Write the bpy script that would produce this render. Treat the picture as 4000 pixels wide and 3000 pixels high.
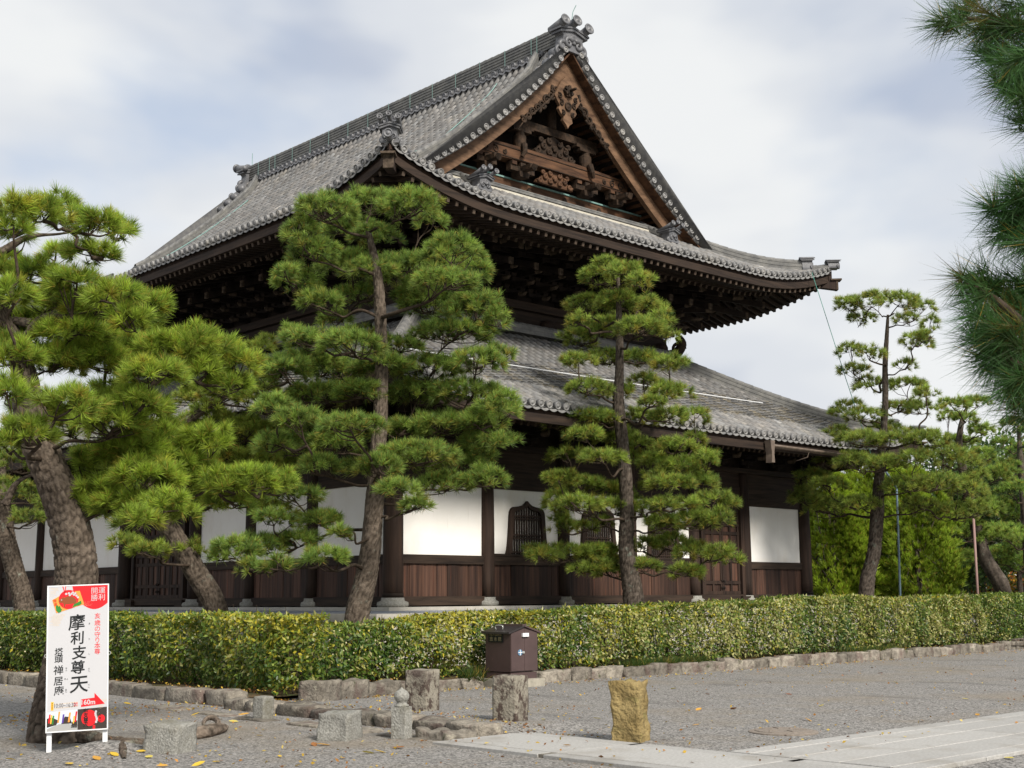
import bpy, math, random
import numpy as np
from mathutils import Vector, Matrix
for _o in list(bpy.data.objects): bpy.data.objects.remove(_o)
SC = bpy.context.scene
COL = SC.collection
RNG = np.random.default_rng(7)
random.seed(7)
# ------------------------------------------------------------------ camera
FPX, PITCH, ROLL, YAW = 5097.5, .162345, -.0071029, .817926      # focal length in pixels of a 4000 wide frame
fw = np.array([math.cos(YAW)*math.cos(PITCH), math.sin(YAW)*math.cos(PITCH), math.sin(PITCH)])
_r = np.cross(fw, [0, 0, 1.]); _r /= np.linalg.norm(_r); _u = np.cross(_r, fw)
cr = _r*math.cos(ROLL)+_u*math.sin(ROLL); cu = -_r*math.sin(ROLL)+_u*math.cos(ROLL)
CAM = np.array([-18.43627, -23.66651, 1.6])
cam_data = bpy.data.cameras.new('camera'); cam = bpy.data.objects.new('camera', cam_data); COL.objects.link(cam)
cam_data.sensor_width = 36; cam_data.lens = FPX*36/4000; cam_data.clip_end = 3000; cam_data.clip_start = .1
cam_data.dof.use_dof = True; cam_data.dof.focus_distance = 30; cam_data.dof.aperture_fstop = 16
cam.matrix_world = Matrix(((cr[0], cu[0], -fw[0], CAM[0]), (cr[1], cu[1], -fw[1], CAM[1]), (cr[2], cu[2], -fw[2], CAM[2]), (0, 0, 0, 1)))
SC.camera = cam
# ------------------------------------------------------------------ sky and sun
SUN_EL, SUN_AZ = 38.0, -101.0        # degrees; azimuth of the direction TO the sun, from +X towards +Y
w = bpy.data.worlds.new('World'); SC.world = w; w.use_nodes = True
nt = w.node_tree; nt.nodes.clear()
def wn(t, **k):
    n = nt.nodes.new(t)
    for a, b in k.items(): setattr(n, a, b)
    return n
out = wn('ShaderNodeOutputWorld'); bg = wn('ShaderNodeBackground'); bg.inputs['Strength'].default_value = .1
sky = wn('ShaderNodeTexSky'); sky.sky_type = 'NISHITA'; sky.sun_disc = False
sky.sun_elevation = math.radians(SUN_EL); sky.sun_rotation = math.radians(90-SUN_AZ); sky.dust_density = 2.0; sky.air_density = 1.0
tc = wn('ShaderNodeTexCoord'); mp = wn('ShaderNodeMapping'); mp.inputs['Scale'].default_value = (1, 1, 1.9)
mp.inputs['Location'].default_value = (3.1, 1.7, .35)
nt.links.new(tc.outputs['Generated'], mp.inputs['Vector'])
n1 = wn('ShaderNodeTexNoise'); n1.inputs['Scale'].default_value = 2.1; n1.inputs['Detail'].default_value = 5; n1.inputs['Roughness'].default_value = .48; n1.inputs['Distortion'].default_value = .25
n2 = wn('ShaderNodeTexNoise'); n2.inputs['Scale'].default_value = 3.0; n2.inputs['Detail'].default_value = 4; n2.inputs['Roughness'].default_value = .45
mp2 = wn('ShaderNodeMapping'); mp2.inputs['Location'].default_value = (7.3, 2.2, 5.1); mp2.inputs['Scale'].default_value = (1, 1, 2.2)
nt.links.new(tc.outputs['Generated'], mp2.inputs['Vector'])
nt.links.new(mp.outputs[0], n1.inputs['Vector']); nt.links.new(mp2.outputs[0], n2.inputs['Vector'])
def wramp(pts):
    r = wn('ShaderNodeValToRGB'); e = r.color_ramp.elements
    for i, (p, c) in enumerate(pts):
        el = e[i] if i < 2 else e.new(p)
        el.position = p; el.color = (*c, 1) if len(c) == 3 else c
    r.color_ramp.interpolation = 'EASE'
    return r
cover = wramp([(.30, (.42,)*3), (.46, (1,)*3)]); nt.links.new(n1.outputs['Fac'], cover.inputs['Fac'])
shade = wramp([(.34, (3.5, 3.85, 4.55)), (.45, (4.8, 5.0, 5.3)), (.58, (5.7, 5.8, 5.85))]); nt.links.new(n2.outputs['Fac'], shade.inputs['Fac'])
mixc = wn('ShaderNodeMix'); mixc.data_type = 'RGBA'
skyb = wn('ShaderNodeMix'); skyb.data_type = 'RGBA'; skyb.blend_type = 'MULTIPLY'; skyb.inputs['Factor'].default_value = 1
skyb.inputs['B'].default_value = (1.25, 1.15, 1.1, 1)
nt.links.new(sky.outputs['Color'], skyb.inputs['A'])
nt.links.new(cover.outputs['Color'], mixc.inputs['Factor']); nt.links.new(skyb.outputs['Result'], mixc.inputs['A']); nt.links.new(shade.outputs['Color'], mixc.inputs['B'])
nt.links.new(mixc.outputs['Result'], bg.inputs['Color']); nt.links.new(bg.outputs[0], out.inputs['Surface'])
sun_d = bpy.data.lights.new('sun', 'SUN'); sun_d.energy = 3.4; sun_d.angle = math.radians(16); sun_d.color = (1, .94, .85)
sun = bpy.data.objects.new('sun', sun_d); COL.objects.link(sun)
_a, _e = math.radians(SUN_AZ), math.radians(SUN_EL)
sun.rotation_euler = Vector((-math.cos(_a)*math.cos(_e), -math.sin(_a)*math.cos(_e), -math.sin(_e))).to_track_quat('-Z', 'Y').to_euler()
vs = SC.view_settings; vs.view_transform = 'Standard'; vs.look = 'None'; vs.gamma = 1; vs.use_curve_mapping = False; vs.exposure = .62
SC.cycles.use_denoising = True; SC.cycles.max_bounces = 6; SC.cycles.transparent_max_bounces = 4; SC.cycles.diffuse_bounces = 4; SC.cycles.glossy_bounces = 2
# ------------------------------------------------------------------ picking points of the place: pixels are those of a 2212 x 1659 view
S = 4000/2212
def ray(x, y):
    d = cr*(x*S-2000)-cu*(y*S-1500)+fw*FPX
    return d/math.hypot(d[0], d[1])
def at(x, y, D): return CAM+ray(x, y)*D                            # at horizontal distance D
def gz(x, y, z=0.):
    d = ray(x, y); return CAM+d*((z-CAM[2])/d[2])
def gy(x, y, Y):
    d = ray(x, y); return CAM+d*((Y-CAM[1])/d[1])
def gx(x, y, X):
    d = ray(x, y); return CAM+d*((X-CAM[0])/d[0])
# ------------------------------------------------------------------ noise
def _h(ix, iy, iz, s=0):
    n = (ix*374761393+iy*668265263+iz*1274126177+s*974711) & 0xffffffff
    n = ((n ^ (n >> 13))*1274126177) & 0xffffffff
    return ((n ^ (n >> 16)) & 0xffff)/65535.
def vn(P, s=0):
    P = np.asarray(P, float); I = np.floor(P).astype(np.int64); F = P-I; F = F*F*(3-2*F); r = 0
    for dx in (0, 1):
        for dy in (0, 1):
            for dz in (0, 1):
                r = r+np.where(dx, F[..., 0], 1-F[..., 0])*np.where(dy, F[..., 1], 1-F[..., 1])*np.where(dz, F[..., 2], 1-F[..., 2])*_h(I[..., 0]+dx, I[..., 1]+dy, I[..., 2]+dz, s)
    return r*2-1
def fbm(P, o=3, s=0):
    r = 0; a = 1
    for i in range(o): r = r+a*vn(np.asarray(P)*2**i, s+i); a *= .5
    return r
# ------------------------------------------------------------------ materials
MATS = {}
def mat(name, col, rough=.8, spec=.3, col2=None, scale=8, stretch=(1, 1, 1), bump=0, bscale=40, attr=None, rand=0, trans=0, coords='Object', metal=0, detail=5, contrast=(.35, .65), extra=None, bdist=.02, cells=0):
    """col/col2 mixed by noise; attr: vertex colour multiplied in; rand: per-object value variation; trans: light through leaves"""
    m = bpy.data.materials.new(name); m.use_nodes = True; t = m.node_tree; t.nodes.clear(); L = t.links.new
    N = lambda k: t.nodes.new(k)
    o = N('ShaderNodeOutputMaterial'); b = N('ShaderNodeBsdfPrincipled')
    b.inputs['Roughness'].default_value = rough; b.inputs['Metallic'].default_value = metal
    b.inputs['Specular IOR Level'].default_value = spec
    c = None
    tcn = N('ShaderNodeTexCoord'); mpn = N('ShaderNodeMapping'); mpn.inputs['Scale'].default_value = stretch; L(tcn.outputs[coords], mpn.inputs['Vector'])
    if col2 is not None:
        nz = N('ShaderNodeTexNoise'); nz.inputs['Scale'].default_value = scale; nz.inputs['Detail'].default_value = detail; nz.inputs['Roughness'].default_value = .6
        L(mpn.outputs[0], nz.inputs['Vector'])
        rp = N('ShaderNodeValToRGB'); rp.color_ramp.elements[0].position = contrast[0]; rp.color_ramp.elements[1].position = contrast[1]
        rp.color_ramp.elements[0].color = (*col, 1); rp.color_ramp.elements[1].color = (*col2, 1)
        L(nz.outputs['Fac'], rp.inputs['Fac']); c = rp.outputs['Color']
    else:
        rgb = N('ShaderNodeRGB'); rgb.outputs[0].default_value = (*col, 1); c = rgb.outputs[0]
    if cells:                   # pebbles: one tone per cell
        vo = N('ShaderNodeTexVoronoi'); vo.inputs['Scale'].default_value = cells; L(mpn.outputs[0], vo.inputs['Vector']); sp = N('ShaderNodeSeparateColor'); L(vo.outputs['Color'], sp.inputs[0])
        rp = N('ShaderNodeValToRGB'); rp.color_ramp.elements[0].color = (*[x*.42 for x in col], 1); rp.color_ramp.elements[1].color = (*[x*1.75 for x in col2], 1)
        L(sp.outputs[0], rp.inputs['Fac']); mx = N('ShaderNodeMix'); mx.data_type = 'RGBA'; mx.inputs['Factor'].default_value = .72; L(c, mx.inputs['A']); L(rp.outputs['Color'], mx.inputs['B']); c = mx.outputs['Result']
    if extra is not None:       # (colour, scale, stretch, threshold lo, hi): a second layer of stains, lichen or wear
        for (ec, es, est, lo, hi) in extra:
            m2 = N('ShaderNodeMapping'); m2.inputs['Scale'].default_value = est; L(tcn.outputs[coords], m2.inputs['Vector'])
            z2 = N('ShaderNodeTexNoise'); z2.inputs['Scale'].default_value = es; z2.inputs['Detail'].default_value = 6; z2.inputs['Roughness'].default_value = .65; L(m2.outputs[0], z2.inputs['Vector'])
            mr = N('ShaderNodeMapRange'); mr.inputs['From Min'].default_value = lo; mr.inputs['From Max'].default_value = hi; L(z2.outputs['Fac'], mr.inputs['Value'])
            mx = N('ShaderNodeMix'); mx.data_type = 'RGBA'; L(mr.outputs['Result'], mx.inputs['Factor']); L(c, mx.inputs['A']); mx.inputs['B'].default_value = (*ec, 1); c = mx.outputs['Result']
    if attr:
        at_ = N('ShaderNodeAttribute'); at_.attribute_name = attr
        mx = N('ShaderNodeMix'); mx.data_type = 'RGBA'; mx.blend_type = 'MULTIPLY'; mx.inputs['Factor'].default_value = 1
        L(c, mx.inputs['A']); L(at_.outputs['Color'], mx.inputs['B']); c = mx.outputs['Result']
    if rand:
        oi = N('ShaderNodeObjectInfo'); mr = N('ShaderNodeMapRange'); mr.inputs['To Min'].default_value = 1-rand; mr.inputs['To Max'].default_value = 1+rand
        L(oi.outputs['Random'], mr.inputs['Value']); hs = N('ShaderNodeHueSaturation'); L(mr.outputs['Result'], hs.inputs['Value']); L(c, hs.inputs['Color']); c = hs.outputs['Color']
    L(c, b.inputs['Base Color'])
    if bump:
        bn = N('ShaderNodeTexNoise'); bn.inputs['Scale'].default_value = bscale; bn.inputs['Detail'].default_value = 6; L(mpn.outputs[0], bn.inputs['Vector'])
        bp = N('ShaderNodeBump'); bp.inputs['Strength'].default_value = bump; bp.inputs['Distance'].default_value = bdist; L(bn.outputs['Fac'], bp.inputs['Height']); L(bp.outputs[0], b.inputs['Normal'])
    if trans:
        tr = N('ShaderNodeBsdfTranslucent'); L(c, tr.inputs['Color']); mxs = N('ShaderNodeMixShader'); mxs.inputs[0].default_value = trans
        L(b.outputs[0], mxs.inputs[1]); L(tr.outputs[0], mxs.inputs[2]); L(mxs.outputs[0], o.inputs['Surface'])
    else: L(b.outputs[0], o.inputs['Surface'])
    MATS[name] = m; return m
# ------------------------------------------------------------------ mesh helpers
class MB:
    """collects vertices and faces (with one grey/colour value per vertex and a material slot per face) for one mesh"""
    def __init__(s): s.v = []; s.f = []; s.c = []; s.m = []; s.slot = 0; s.col = (1, 1, 1)
    def add(s, V, F, col=None):
        n = len(s.v); s.v += [tuple(map(float, p)) for p in V]; c = s.col if col is None else col
        s.c += [c]*len(V); s.f += [tuple(i+n for i in f) for f in F]; s.m += [s.slot]*len(F); return s
    def box(s, c, d, rz=0, R=None, col=None, taper=None):
        """centre c, full sizes d"""
        x, y, z = d[0]/2, d[1]/2, d[2]/2; V = []
        for k in (-1, 1):
            tp = (taper or (1, 1)) if k == 1 else (1, 1)
            for (a, b) in ((-1, -1), (1, -1), (1, 1), (-1, 1)): V.append((a*x*tp[0], b*y*tp[1], k*z))
        V = np.array(V)
        if rz: ca, sa = math.cos(rz), math.sin(rz); V = V@np.array([[ca, sa, 0], [-sa, ca, 0], [0, 0, 1]])
        if R is not None: V = V@np.asarray(R).T
        return s.add(V+np.asarray(c), [(3, 2, 1, 0), (4, 5, 6, 7), (0, 1, 5, 4), (1, 2, 6, 5), (2, 3, 7, 6), (3, 0, 4, 7)], col)
    def box2(s, a, b, col=None):
        a = np.minimum(a, b)*1., np.maximum(a, b)*1.; return s.box((a[0]+a[1])/2, a[1]-a[0], col=col)
    def beam(s, p, q, wd, ht, col=None, ext=0):
        """box from p to q, wd wide (sideways), ht high"""
        p = np.asarray(p, float); q = np.asarray(q, float); d = q-p; l = np.linalg.norm(d); d = d/l
        sd = np.cross(d, [0, 0, 1.]); n = np.linalg.norm(sd); sd = sd/n if n > 1e-6 else np.array([1., 0, 0]); up = np.cross(sd, d)
        return s.box((p+q)/2, (l+2*ext, wd, ht), R=np.stack([d, sd, up], 1), col=col)
    def tube(s, P, r, n=8, col=None, cap=True):
        P = np.asarray(P, float); r = np.broadcast_to(r, (len(P),)); T = np.gradient(P, axis=0); T /= np.linalg.norm(T, axis=1)[:, None]+1e-9
        u = np.cross(T[0], [0, 0, 1.]); u = np.cross(T[0], [1., 0, 0]) if np.linalg.norm(u) < .05 else u; V = []
        for i in range(len(P)):
            u = u-T[i]*(u@T[i]); u /= np.linalg.norm(u); v = np.cross(T[i], u)
            for k in range(n): a = 2*math.pi*k/n; V.append(P[i]+r[i]*(u*math.cos(a)+v*math.sin(a)))
        F = [(i*n+k, i*n+(k+1) % n, (i+1)*n+(k+1) % n, (i+1)*n+k) for i in range(len(P)-1) for k in range(n)]
        if cap: F += [tuple(range(n-1, -1, -1)), tuple((len(P)-1)*n+k for k in range(n))]
        return s.add(V, F, col)
    def lathe(s, prof, c, ax=(0, 0, 1), n=12, col=None):
        """prof: (radius, height) pairs turned about axis ax through c"""
        ax = np.asarray(ax, float)/np.linalg.norm(ax); u = np.cross(ax, [0, 0, 1.])
        if np.linalg.norm(u) < .05: u = np.cross(ax, [1., 0, 0])
        u /= np.linalg.norm(u); v = np.cross(ax, u); V = []; c = np.asarray(c, float)
        for (r, h) in prof:
            for k in range(n): a = 2*math.pi*k/n; V.append(c+ax*h+r*(u*math.cos(a)+v*math.sin(a)))
        m = len(prof); F = [(i*n+k, i*n+(k+1) % n, (i+1)*n+(k+1) % n, (i+1)*n+k) for i in range(m-1) for k in range(n)]
        F += [tuple(range(n-1, -1, -1)), tuple((m-1)*n+k for k in range(n))]
        return s.add(V, F, col)
    def prism(s, O, o, X, Y, Z, depth, col=None):
        """outline O (2-D, counter-clockwise) in axes X,Y at origin o, extruded by depth along Z"""
        o, X, Y, Z = (np.asarray(a, float) for a in (o, X, Y, Z)); n = len(O)
        V = [o+X*a+Y*b for a, b in O]+[o+X*a+Y*b+Z*depth for a, b in O]
        return s.add(V, [tuple(range(n-1, -1, -1)), tuple(range(n, 2*n))]+[(i, (i+1) % n, n+(i+1) % n, n+i) for i in range(n)], col)
    def sweep(s, P, prof, col=None, cap=True):
        """profile (side, up) swept along P, kept upright"""
        P = np.asarray(P, float); T = np.gradient(P, axis=0); T[:, 2] = 0; T /= np.linalg.norm(T, axis=1)[:, None]+1e-9
        n = len(prof); V = []
        for i in range(len(P)):
            sd = np.array([T[i][1], -T[i][0], 0])
            for a, b in prof: V.append(P[i]+sd*a+np.array([0, 0, b]))
        F = [(i*n+k, i*n+(k+1) % n, (i+1)*n+(k+1) % n, (i+1)*n+k) for i in range(len(P)-1) for k in range(n)]
        if cap: F += [tuple(range(n-1, -1, -1)), tuple((len(P)-1)*n+k for k in range(n))]
        return s.add(V, F, col)
    def grid(s, G, col=None, cols=None):
        G = np.asarray(G, float); a, b = G.shape[:2]; n = len(s.v)
        s.add(G.reshape(-1, 3), [(i*b+j, i*b+j+1, (i+1)*b+j+1, (i+1)*b+j) for i in range(a-1) for j in range(b-1)], col)
        if cols is not None: s.c[n:] = [tuple(x) for x in np.asarray(cols).reshape(-1, 3)]
        return s
    def mesh(s, name, mats, smooth=False):
        me = bpy.data.meshes.new(name); me.from_pydata(s.v, [], s.f)
        for m in (mats if isinstance(mats, (list, tuple)) else [mats]): me.materials.append(m)
        if any(s.m): me.polygons.foreach_set('material_index', s.m)
        if any(c != (1, 1, 1) for c in s.c):
            a = me.color_attributes.new('col', 'FLOAT_COLOR', 'POINT'); a.data.foreach_set('color', np.c_[np.array(s.c, float), np.ones(len(s.c))].ravel())
        else:
            a = me.color_attributes.new('col', 'FLOAT_COLOR', 'POINT'); a.data.foreach_set('color', np.ones(4*len(s.v)))
        if smooth: me.polygons.foreach_set('use_smooth', [True]*len(me.polygons))
        me.update(); return me
def np_mesh(name, V, F, C, m, smooth=False):
    """V (n,3), F (m,k) all of one size, C (n,3)"""
    me = bpy.data.meshes.new(name); V = np.ascontiguousarray(V, np.float32); F = np.ascontiguousarray(F, np.int32); k = F.shape[1]
    me.vertices.add(len(V)); me.vertices.foreach_set('co', V.ravel())
    me.loops.add(F.size); me.loops.foreach_set('vertex_index', F.ravel())
    me.polygons.add(len(F)); me.polygons.foreach_set('loop_start', np.arange(0, F.size, k, dtype=np.int32))
    if smooth: me.polygons.foreach_set('use_smooth', np.ones(len(F), bool))
    a = me.color_attributes.new('col', 'FLOAT_COLOR', 'POINT'); a.data.foreach_set('color', np.c_[C, np.ones(len(C))].astype(np.float32).ravel())
    me.materials.append(m); me.update(calc_edges=True); return me
# ------------------------------------------------------------------ object helpers
def put(name, me, parent=None, loc=None, rz=0, rot=None, scale=None, kind=None, label=None):
    o = bpy.data.objects.new(name, me); COL.objects.link(o)
    if loc is not None: o.location = Vector([float(a) for a in loc])
    if rz: o.rotation_euler = (0, 0, rz)
    if rot is not None: o.rotation_euler = rot
    if scale is not None: o.scale = scale
    if parent is not None:
        o.parent = parent; o.matrix_parent_inverse = Matrix.Translation(-parent.location)   # all meshes are in world coordinates; parents are never turned
    if kind: o['kind'] = kind
    if label: o['label'] = label
    return o
def obj(name, mb, m, parent=None, smooth=False, **k): return put(name, mb.mesh(name, m, smooth), parent, **k)
def thing(name, label, cat, loc=(0, 0, 0), group=None):
    o = bpy.data.objects.new(name, None); COL.objects.link(o); o.empty_display_size = .3; o.location = Vector([float(a) for a in loc])
    o['label'] = label; o['category'] = cat
    if group: o['group'] = group
    return o
def tag(o, label, cat, group=None):
    o['label'] = label; o['category'] = cat
    if group: o['group'] = group
    return o
def struct(name, me, **k): return put(name, me, kind='structure', **k)
def lerp(a, b, t): return a+(b-a)*t
def cat_rom(P, n=6):
    """smooth curve through points"""
    P = np.asarray(P, float); Q = np.vstack([2*P[0]-P[1], P, 2*P[-1]-P[-2]]); R = []
    for i in range(1, len(Q)-2):
        for t in np.linspace(0, 1, n, endpoint=False):
            R.append(.5*((2*Q[i])+(-Q[i-1]+Q[i+1])*t+(2*Q[i-1]-5*Q[i]+4*Q[i+1]-Q[i+2])*t*t+(-Q[i-1]+3*Q[i]-3*Q[i+1]+Q[i+2])*t**3))
    R.append(P[-1]); return np.array(R)
def spiral(c, r, turns, X, Y, a0=0, sgn=1, n=22, grow=.15):
    c, X, Y = (np.asarray(a, float) for a in (c, X, Y)); R = []
    for i in range(n):
        t = i/(n-1); a = a0+sgn*turns*2*math.pi*t; rr = r*(1-(1-grow)*t); R.append(c+X*rr*math.cos(a)+Y*rr*math.sin(a))
    return R
def rough_box(c, d, amp=.02, seed=0, sub=5, bev=.12, rz=0, tilt=(0, 0), taper=1., mbk=None, col=None, freq=5.):
    """a hewn stone: box with rounded, uneven faces; c is the middle of its foot"""
    mb = mbk or MB(); n = sub; d = np.asarray(d, float); idx = {}; V = []; F = []
    def key(i, j, k):
        if (i, j, k) not in idx: idx[(i, j, k)] = len(V); V.append((i, j, k))
        return idx[(i, j, k)]
    for a in range(n):
        for b in range(n):
            for (f, sgn) in (((lambda p, q, e: (p, q, e)), 0), ((lambda p, q, e: (p, e, q)), 1), ((lambda p, q, e: (e, p, q)), 2)):
                for e in (0, n):
                    q = [key(*f(a, b, e)), key(*f(a+1, b, e)), key(*f(a+1, b+1, e)), key(*f(a, b+1, e))]
                    if (e == 0) == (sgn != 1): q = q[::-1]
                    F.append(tuple(q))
    U = np.array(V, float)/n*2-1; U = np.sign(U)*np.abs(U)**.75
    R = U/np.maximum(1e-6, (np.abs(U)**8).sum(1)**(1/8))[:, None]; U = lerp(U, R, min(1, bev*4))
    U[:, :2] *= lerp(1, taper, (U[:, 2:3]+1)/2)
    P = U*d/2; P += (np.stack([fbm(P*freq+seed*7.1, 3, s) for s in (1, 2, 3)], 1))*amp
    P[:, 2] += d[2]/2; P[:, 0] += P[:, 2]*tilt[0]; P[:, 1] += P[:, 2]*tilt[1]
    ca, sa = math.cos(rz), math.sin(rz); P = P@np.array([[ca, sa, 0], [-sa, ca, 0], [0, 0, 1]])
    mb.add(P+np.asarray(c, float), F, col); return mb
# ------------------------------------------------------------------ the palette
M = MATS
mat('gravel', (.100, .098, .096), .9, .2, (.28, .267, .250), 42, cells=46, bump=1, bscale=60, detail=8, contrast=(.33, .67), bdist=.03, extra=[((.26, .215, .155), .28, (1, 1, 1), .50, .80), ((.10, .095, .09), .9, (1, .35, 1), .56, .80), ((.24, .16, .08), 30, (1, 1, 1), .64, .70)])
mat('soil', (.05, .045, .03), .95, .1, (.12, .085, .05), 6, bump=.6, bscale=30, extra=[((.35, .18, .04), 26, (1, 1, 1), .58, .66), ((.04, .06, .02), 2.2, (1, 1, 1), .5, .65)])
mat('granite', (.19, .185, .165), .85, .25, (.33, .325, .295), 40, bump=.7, bscale=45, bdist=.03, extra=[((.15, .14, .105), 2.6, (1, 1, 1), .5, .70), ((.40, .39, .35), 5, (1, 1, 1), .6, .75)], rand=.1)
mat('path_joint', (.13, .115, .09), .95, .1, (.17, .155, .13), 12)
mat('slab', (.29, .283, .268), .85, .25, (.385, .376, .358), 30, bump=.25, bscale=50, extra=[((.24, .22, .19), 1.1, (1, 1, 1), .52, .75)], rand=.08)
mat('kerb_rock', (.13, .115, .095), .9, .2, (.28, .25, .205), 7, bump=.9, bscale=24, bdist=.04, rand=.32, extra=[((.135, .10, .085), 2.2, (1, 1, 1), .52, .66), ((.36, .33, .26), 6, (1, 1, 1), .60, .72), ((.07, .075, .04), 4, (1, 1, 1), .60, .72)])
mat('lichen_rock', (.27, .245, .20), .9, .2, (.21, .19, .15), 10, bump=.8, bscale=30, bdist=.03, extra=[((.075, .055, .045), 9, (1, 1, .75), .50, .58), ((.085, .065, .055), 2.2, (1, 1, 1), .55, .68)])
mat('ochre_rock', (.20, .145, .058), .9, .2, (.31, .235, .105), 4, bump=1, bscale=22, bdist=.05, extra=[((.15, .08, .05), 2.3, (1, 1, .5), .62, .70), ((.24, .21, .08), 5, (1, 1, 1), .55, .7)])
mat('stylobate', (.36, .34, .30), .9, .2, (.44, .42, .37), 3, bump=.3, bscale=20)
mat('terrace', (.21, .23, .27), .8, .3, (.27, .29, .33), 2, bump=.1)
mat('plaster', (.80, .775, .73), .9, .1, (.84, .82, .785), 1.2, bump=.05, bscale=10, extra=[((.68, .63, .55), .9, (1, 1, .5), .52, .80), ((.55, .51, .45), 3.0, (4, 4, .22), .62, .80)])
mat('wood_dark', (.016, .0095, .007), .75, .25, (.044, .026, .018), 3.2, stretch=(2.5, 2.5, .18), bump=.25, bscale=20, rand=.2)
mat('wood_beam', (.015, .0095, .007), .75, .25, (.044, .028, .019), 2.4, stretch=(.35, .35, 5), bump=.25, bscale=16, rand=.2)
mat('wood_plank', (.024, .0115, .008), .7, .3, (.085, .042, .027), 4.5, stretch=(3, 3, .10), bump=.35, bscale=14, rand=.55, extra=[((.15, .045, .02), 5, (5, 5, .16), .62, .74)])
mat('wood_black', (.012, .009, .008), .85, .15, (.026, .019, .015), 3, rand=.15)
mat('wood_end', (.030, .022, .016), .9, .15, (.12, .09, .066), 7, bump=.2)
mat('wood_board', (.058, .032, .018), .75, .25, (.185, .108, .062), 3.6, stretch=(.5, 1, 1.6), bump=.4, bscale=11, extra=[((.055, .028, .016), 3.6, (.35, 1, 1.2), .56, .72)], contrast=(.3, .66))
mat('wood_brown', (.040, .019, .010), .75, .25, (.125, .062, .031), 3, stretch=(.4, 1, 3), bump=.4, bscale=14, rand=.15)
mat('wood_carved', (.013, .009, .006), .8, .2, (.052, .032, .020), 6, bump=.5, bscale=22, rand=.2)
mat('tile', (.132, .131, .131), .58, .38, (.195, .191, .184), 3.5, attr='col', bump=.15, bscale=30, extra=[((.25, .235, .205), 1.3, (1, 1, 1), .54, .74), ((.085, .082, .078), 2.6, (1, 1, 1), .56, .72)])
mat('tile_pan', (.07, .07, .073), .6, .4, (.12, .118, .112), 5, bump=.3, bscale=24)
mat('tile_dark', (.080, .082, .090), .45, .5, (.145, .145, .15), 5, attr='col', bump=.25, bscale=25)
mat('tile_ridge', (.10, .10, .10), .6, .4, (.18, .176, .165), 4, attr='col', bump=.3, bscale=22, extra=[((.24, .23, .20), 2.6, (1, 1, 1), .64, .76)])
mat('mortar', (.42, .39, .32), .9, .1, (.52, .49, .41), 6, bump=.3)
mat('verdigris', (.13, .24, .22), .6, .4, (.20, .33, .30), 6)
mat('copper_gutter', (.10, .075, .06), .6, .4, (.17, .13, .10), 5)
mat('bark', (.085, .066, .050), .95, .1, (.165, .132, .104), 12, bump=.8, bscale=35, attr='col', extra=[((.26, .27, .22), 4, (1, 1, 1), .60, .72)])
mat('bark_dark', (.055, .044, .035), .95, .1, (.12, .098, .08), 12, bump=.7, bscale=35, attr='col', extra=[((.20, .22, .18), 5, (1, 1, 1), .60, .74)])
mat('twig', (.035, .025, .018), .9, .1, (.075, .057, .042), 14, bump=.5, bscale=40, attr='col')
mat('needles', (1, 1, 1), .5, .35, attr='col', trans=.5)
mat('leaves', (1, 1, 1), .42, .45, attr='col', trans=.32)
mat('blossom', (.75, .68, .48), .7, .2, attr='col', trans=.2)
mat('white_paint', (.74, .75, .76), .4, .4); mat('sign_white', (.50, .50, .515), .35, .4)
mat('sign_red', (.72, .012, .018), .4, .4); mat('sign_black', (.012, .014, .015), .45, .3); mat('sign_orange', (.78, .30, .06), .45, .3)
mat('sign_brown', (.24, .065, .02), .5, .3); mat('sign_green', (.03, .20, .03), .5, .3); mat('sign_tan', (.66, .52, .36), .5, .2); mat('sign_sky', (.55, .62, .68), .5, .2)
mat('sign_dark', (.045, .035, .03), .5, .2); mat('sign_grey', (.35, .35, .34), .5, .2); mat('sign_yellow', (.80, .45, .05), .5, .2); mat('sign_purple', (.10, .05, .30), .5, .2)
mat('hydrant_paint', (.060, .038, .036), .45, .4, (.078, .050, .047), 2, extra=[((.16, .10, .09), 8, (1, 1, .5), .66, .72)])
mat('hydrant_dark', (.03, .025, .025), .4, .4); mat('gold_letter', (.36, .30, .16), .5, .4); mat('metal', (.55, .56, .52), .35, .5, metal=.6); mat('concrete', (.26, .24, .195), .9, .2, (.36, .33, .27), 8, bump=.3)
mat('glass_blue', (.10, .20, .32), .2, .5)
mat('pole_blue', (.13, .19, .23), .5, .4); mat('pole_pink', (.27, .17, .15), .6, .3); mat('cable_green', (.05, .20, .16), .6, .3)
mat('iron_cover', (.17, .145, .12), .8, .3, (.26, .22, .185), 30, bump=.5, bscale=60)
mat('rafter_end', (.045, .030, .022), .85, .2, (.10, .075, .055), 9); mat('paper', (.52, .50, .47), .9, .1)
mat('fallen', (1, 1, 1), .7, .2, attr='col', trans=.15)
# ================================================================== the hall (its near corner column stands at the origin; right front along +X, left front along +Y)
FL = 1.41                                  # floor level
W_, L_ = 16.12, 22.12
COLX = [0, 2.87, 5.48, 8.06, 10.72, 13.12, 16.12]
COLY = [0, 3.17, 5.96, 8.78, 12.92, 15.95, 18.95, 22.12]
T = thing('temple_hall', 'large dark timber temple hall with two grey tiled roofs behind the pines', 'temple')
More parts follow.
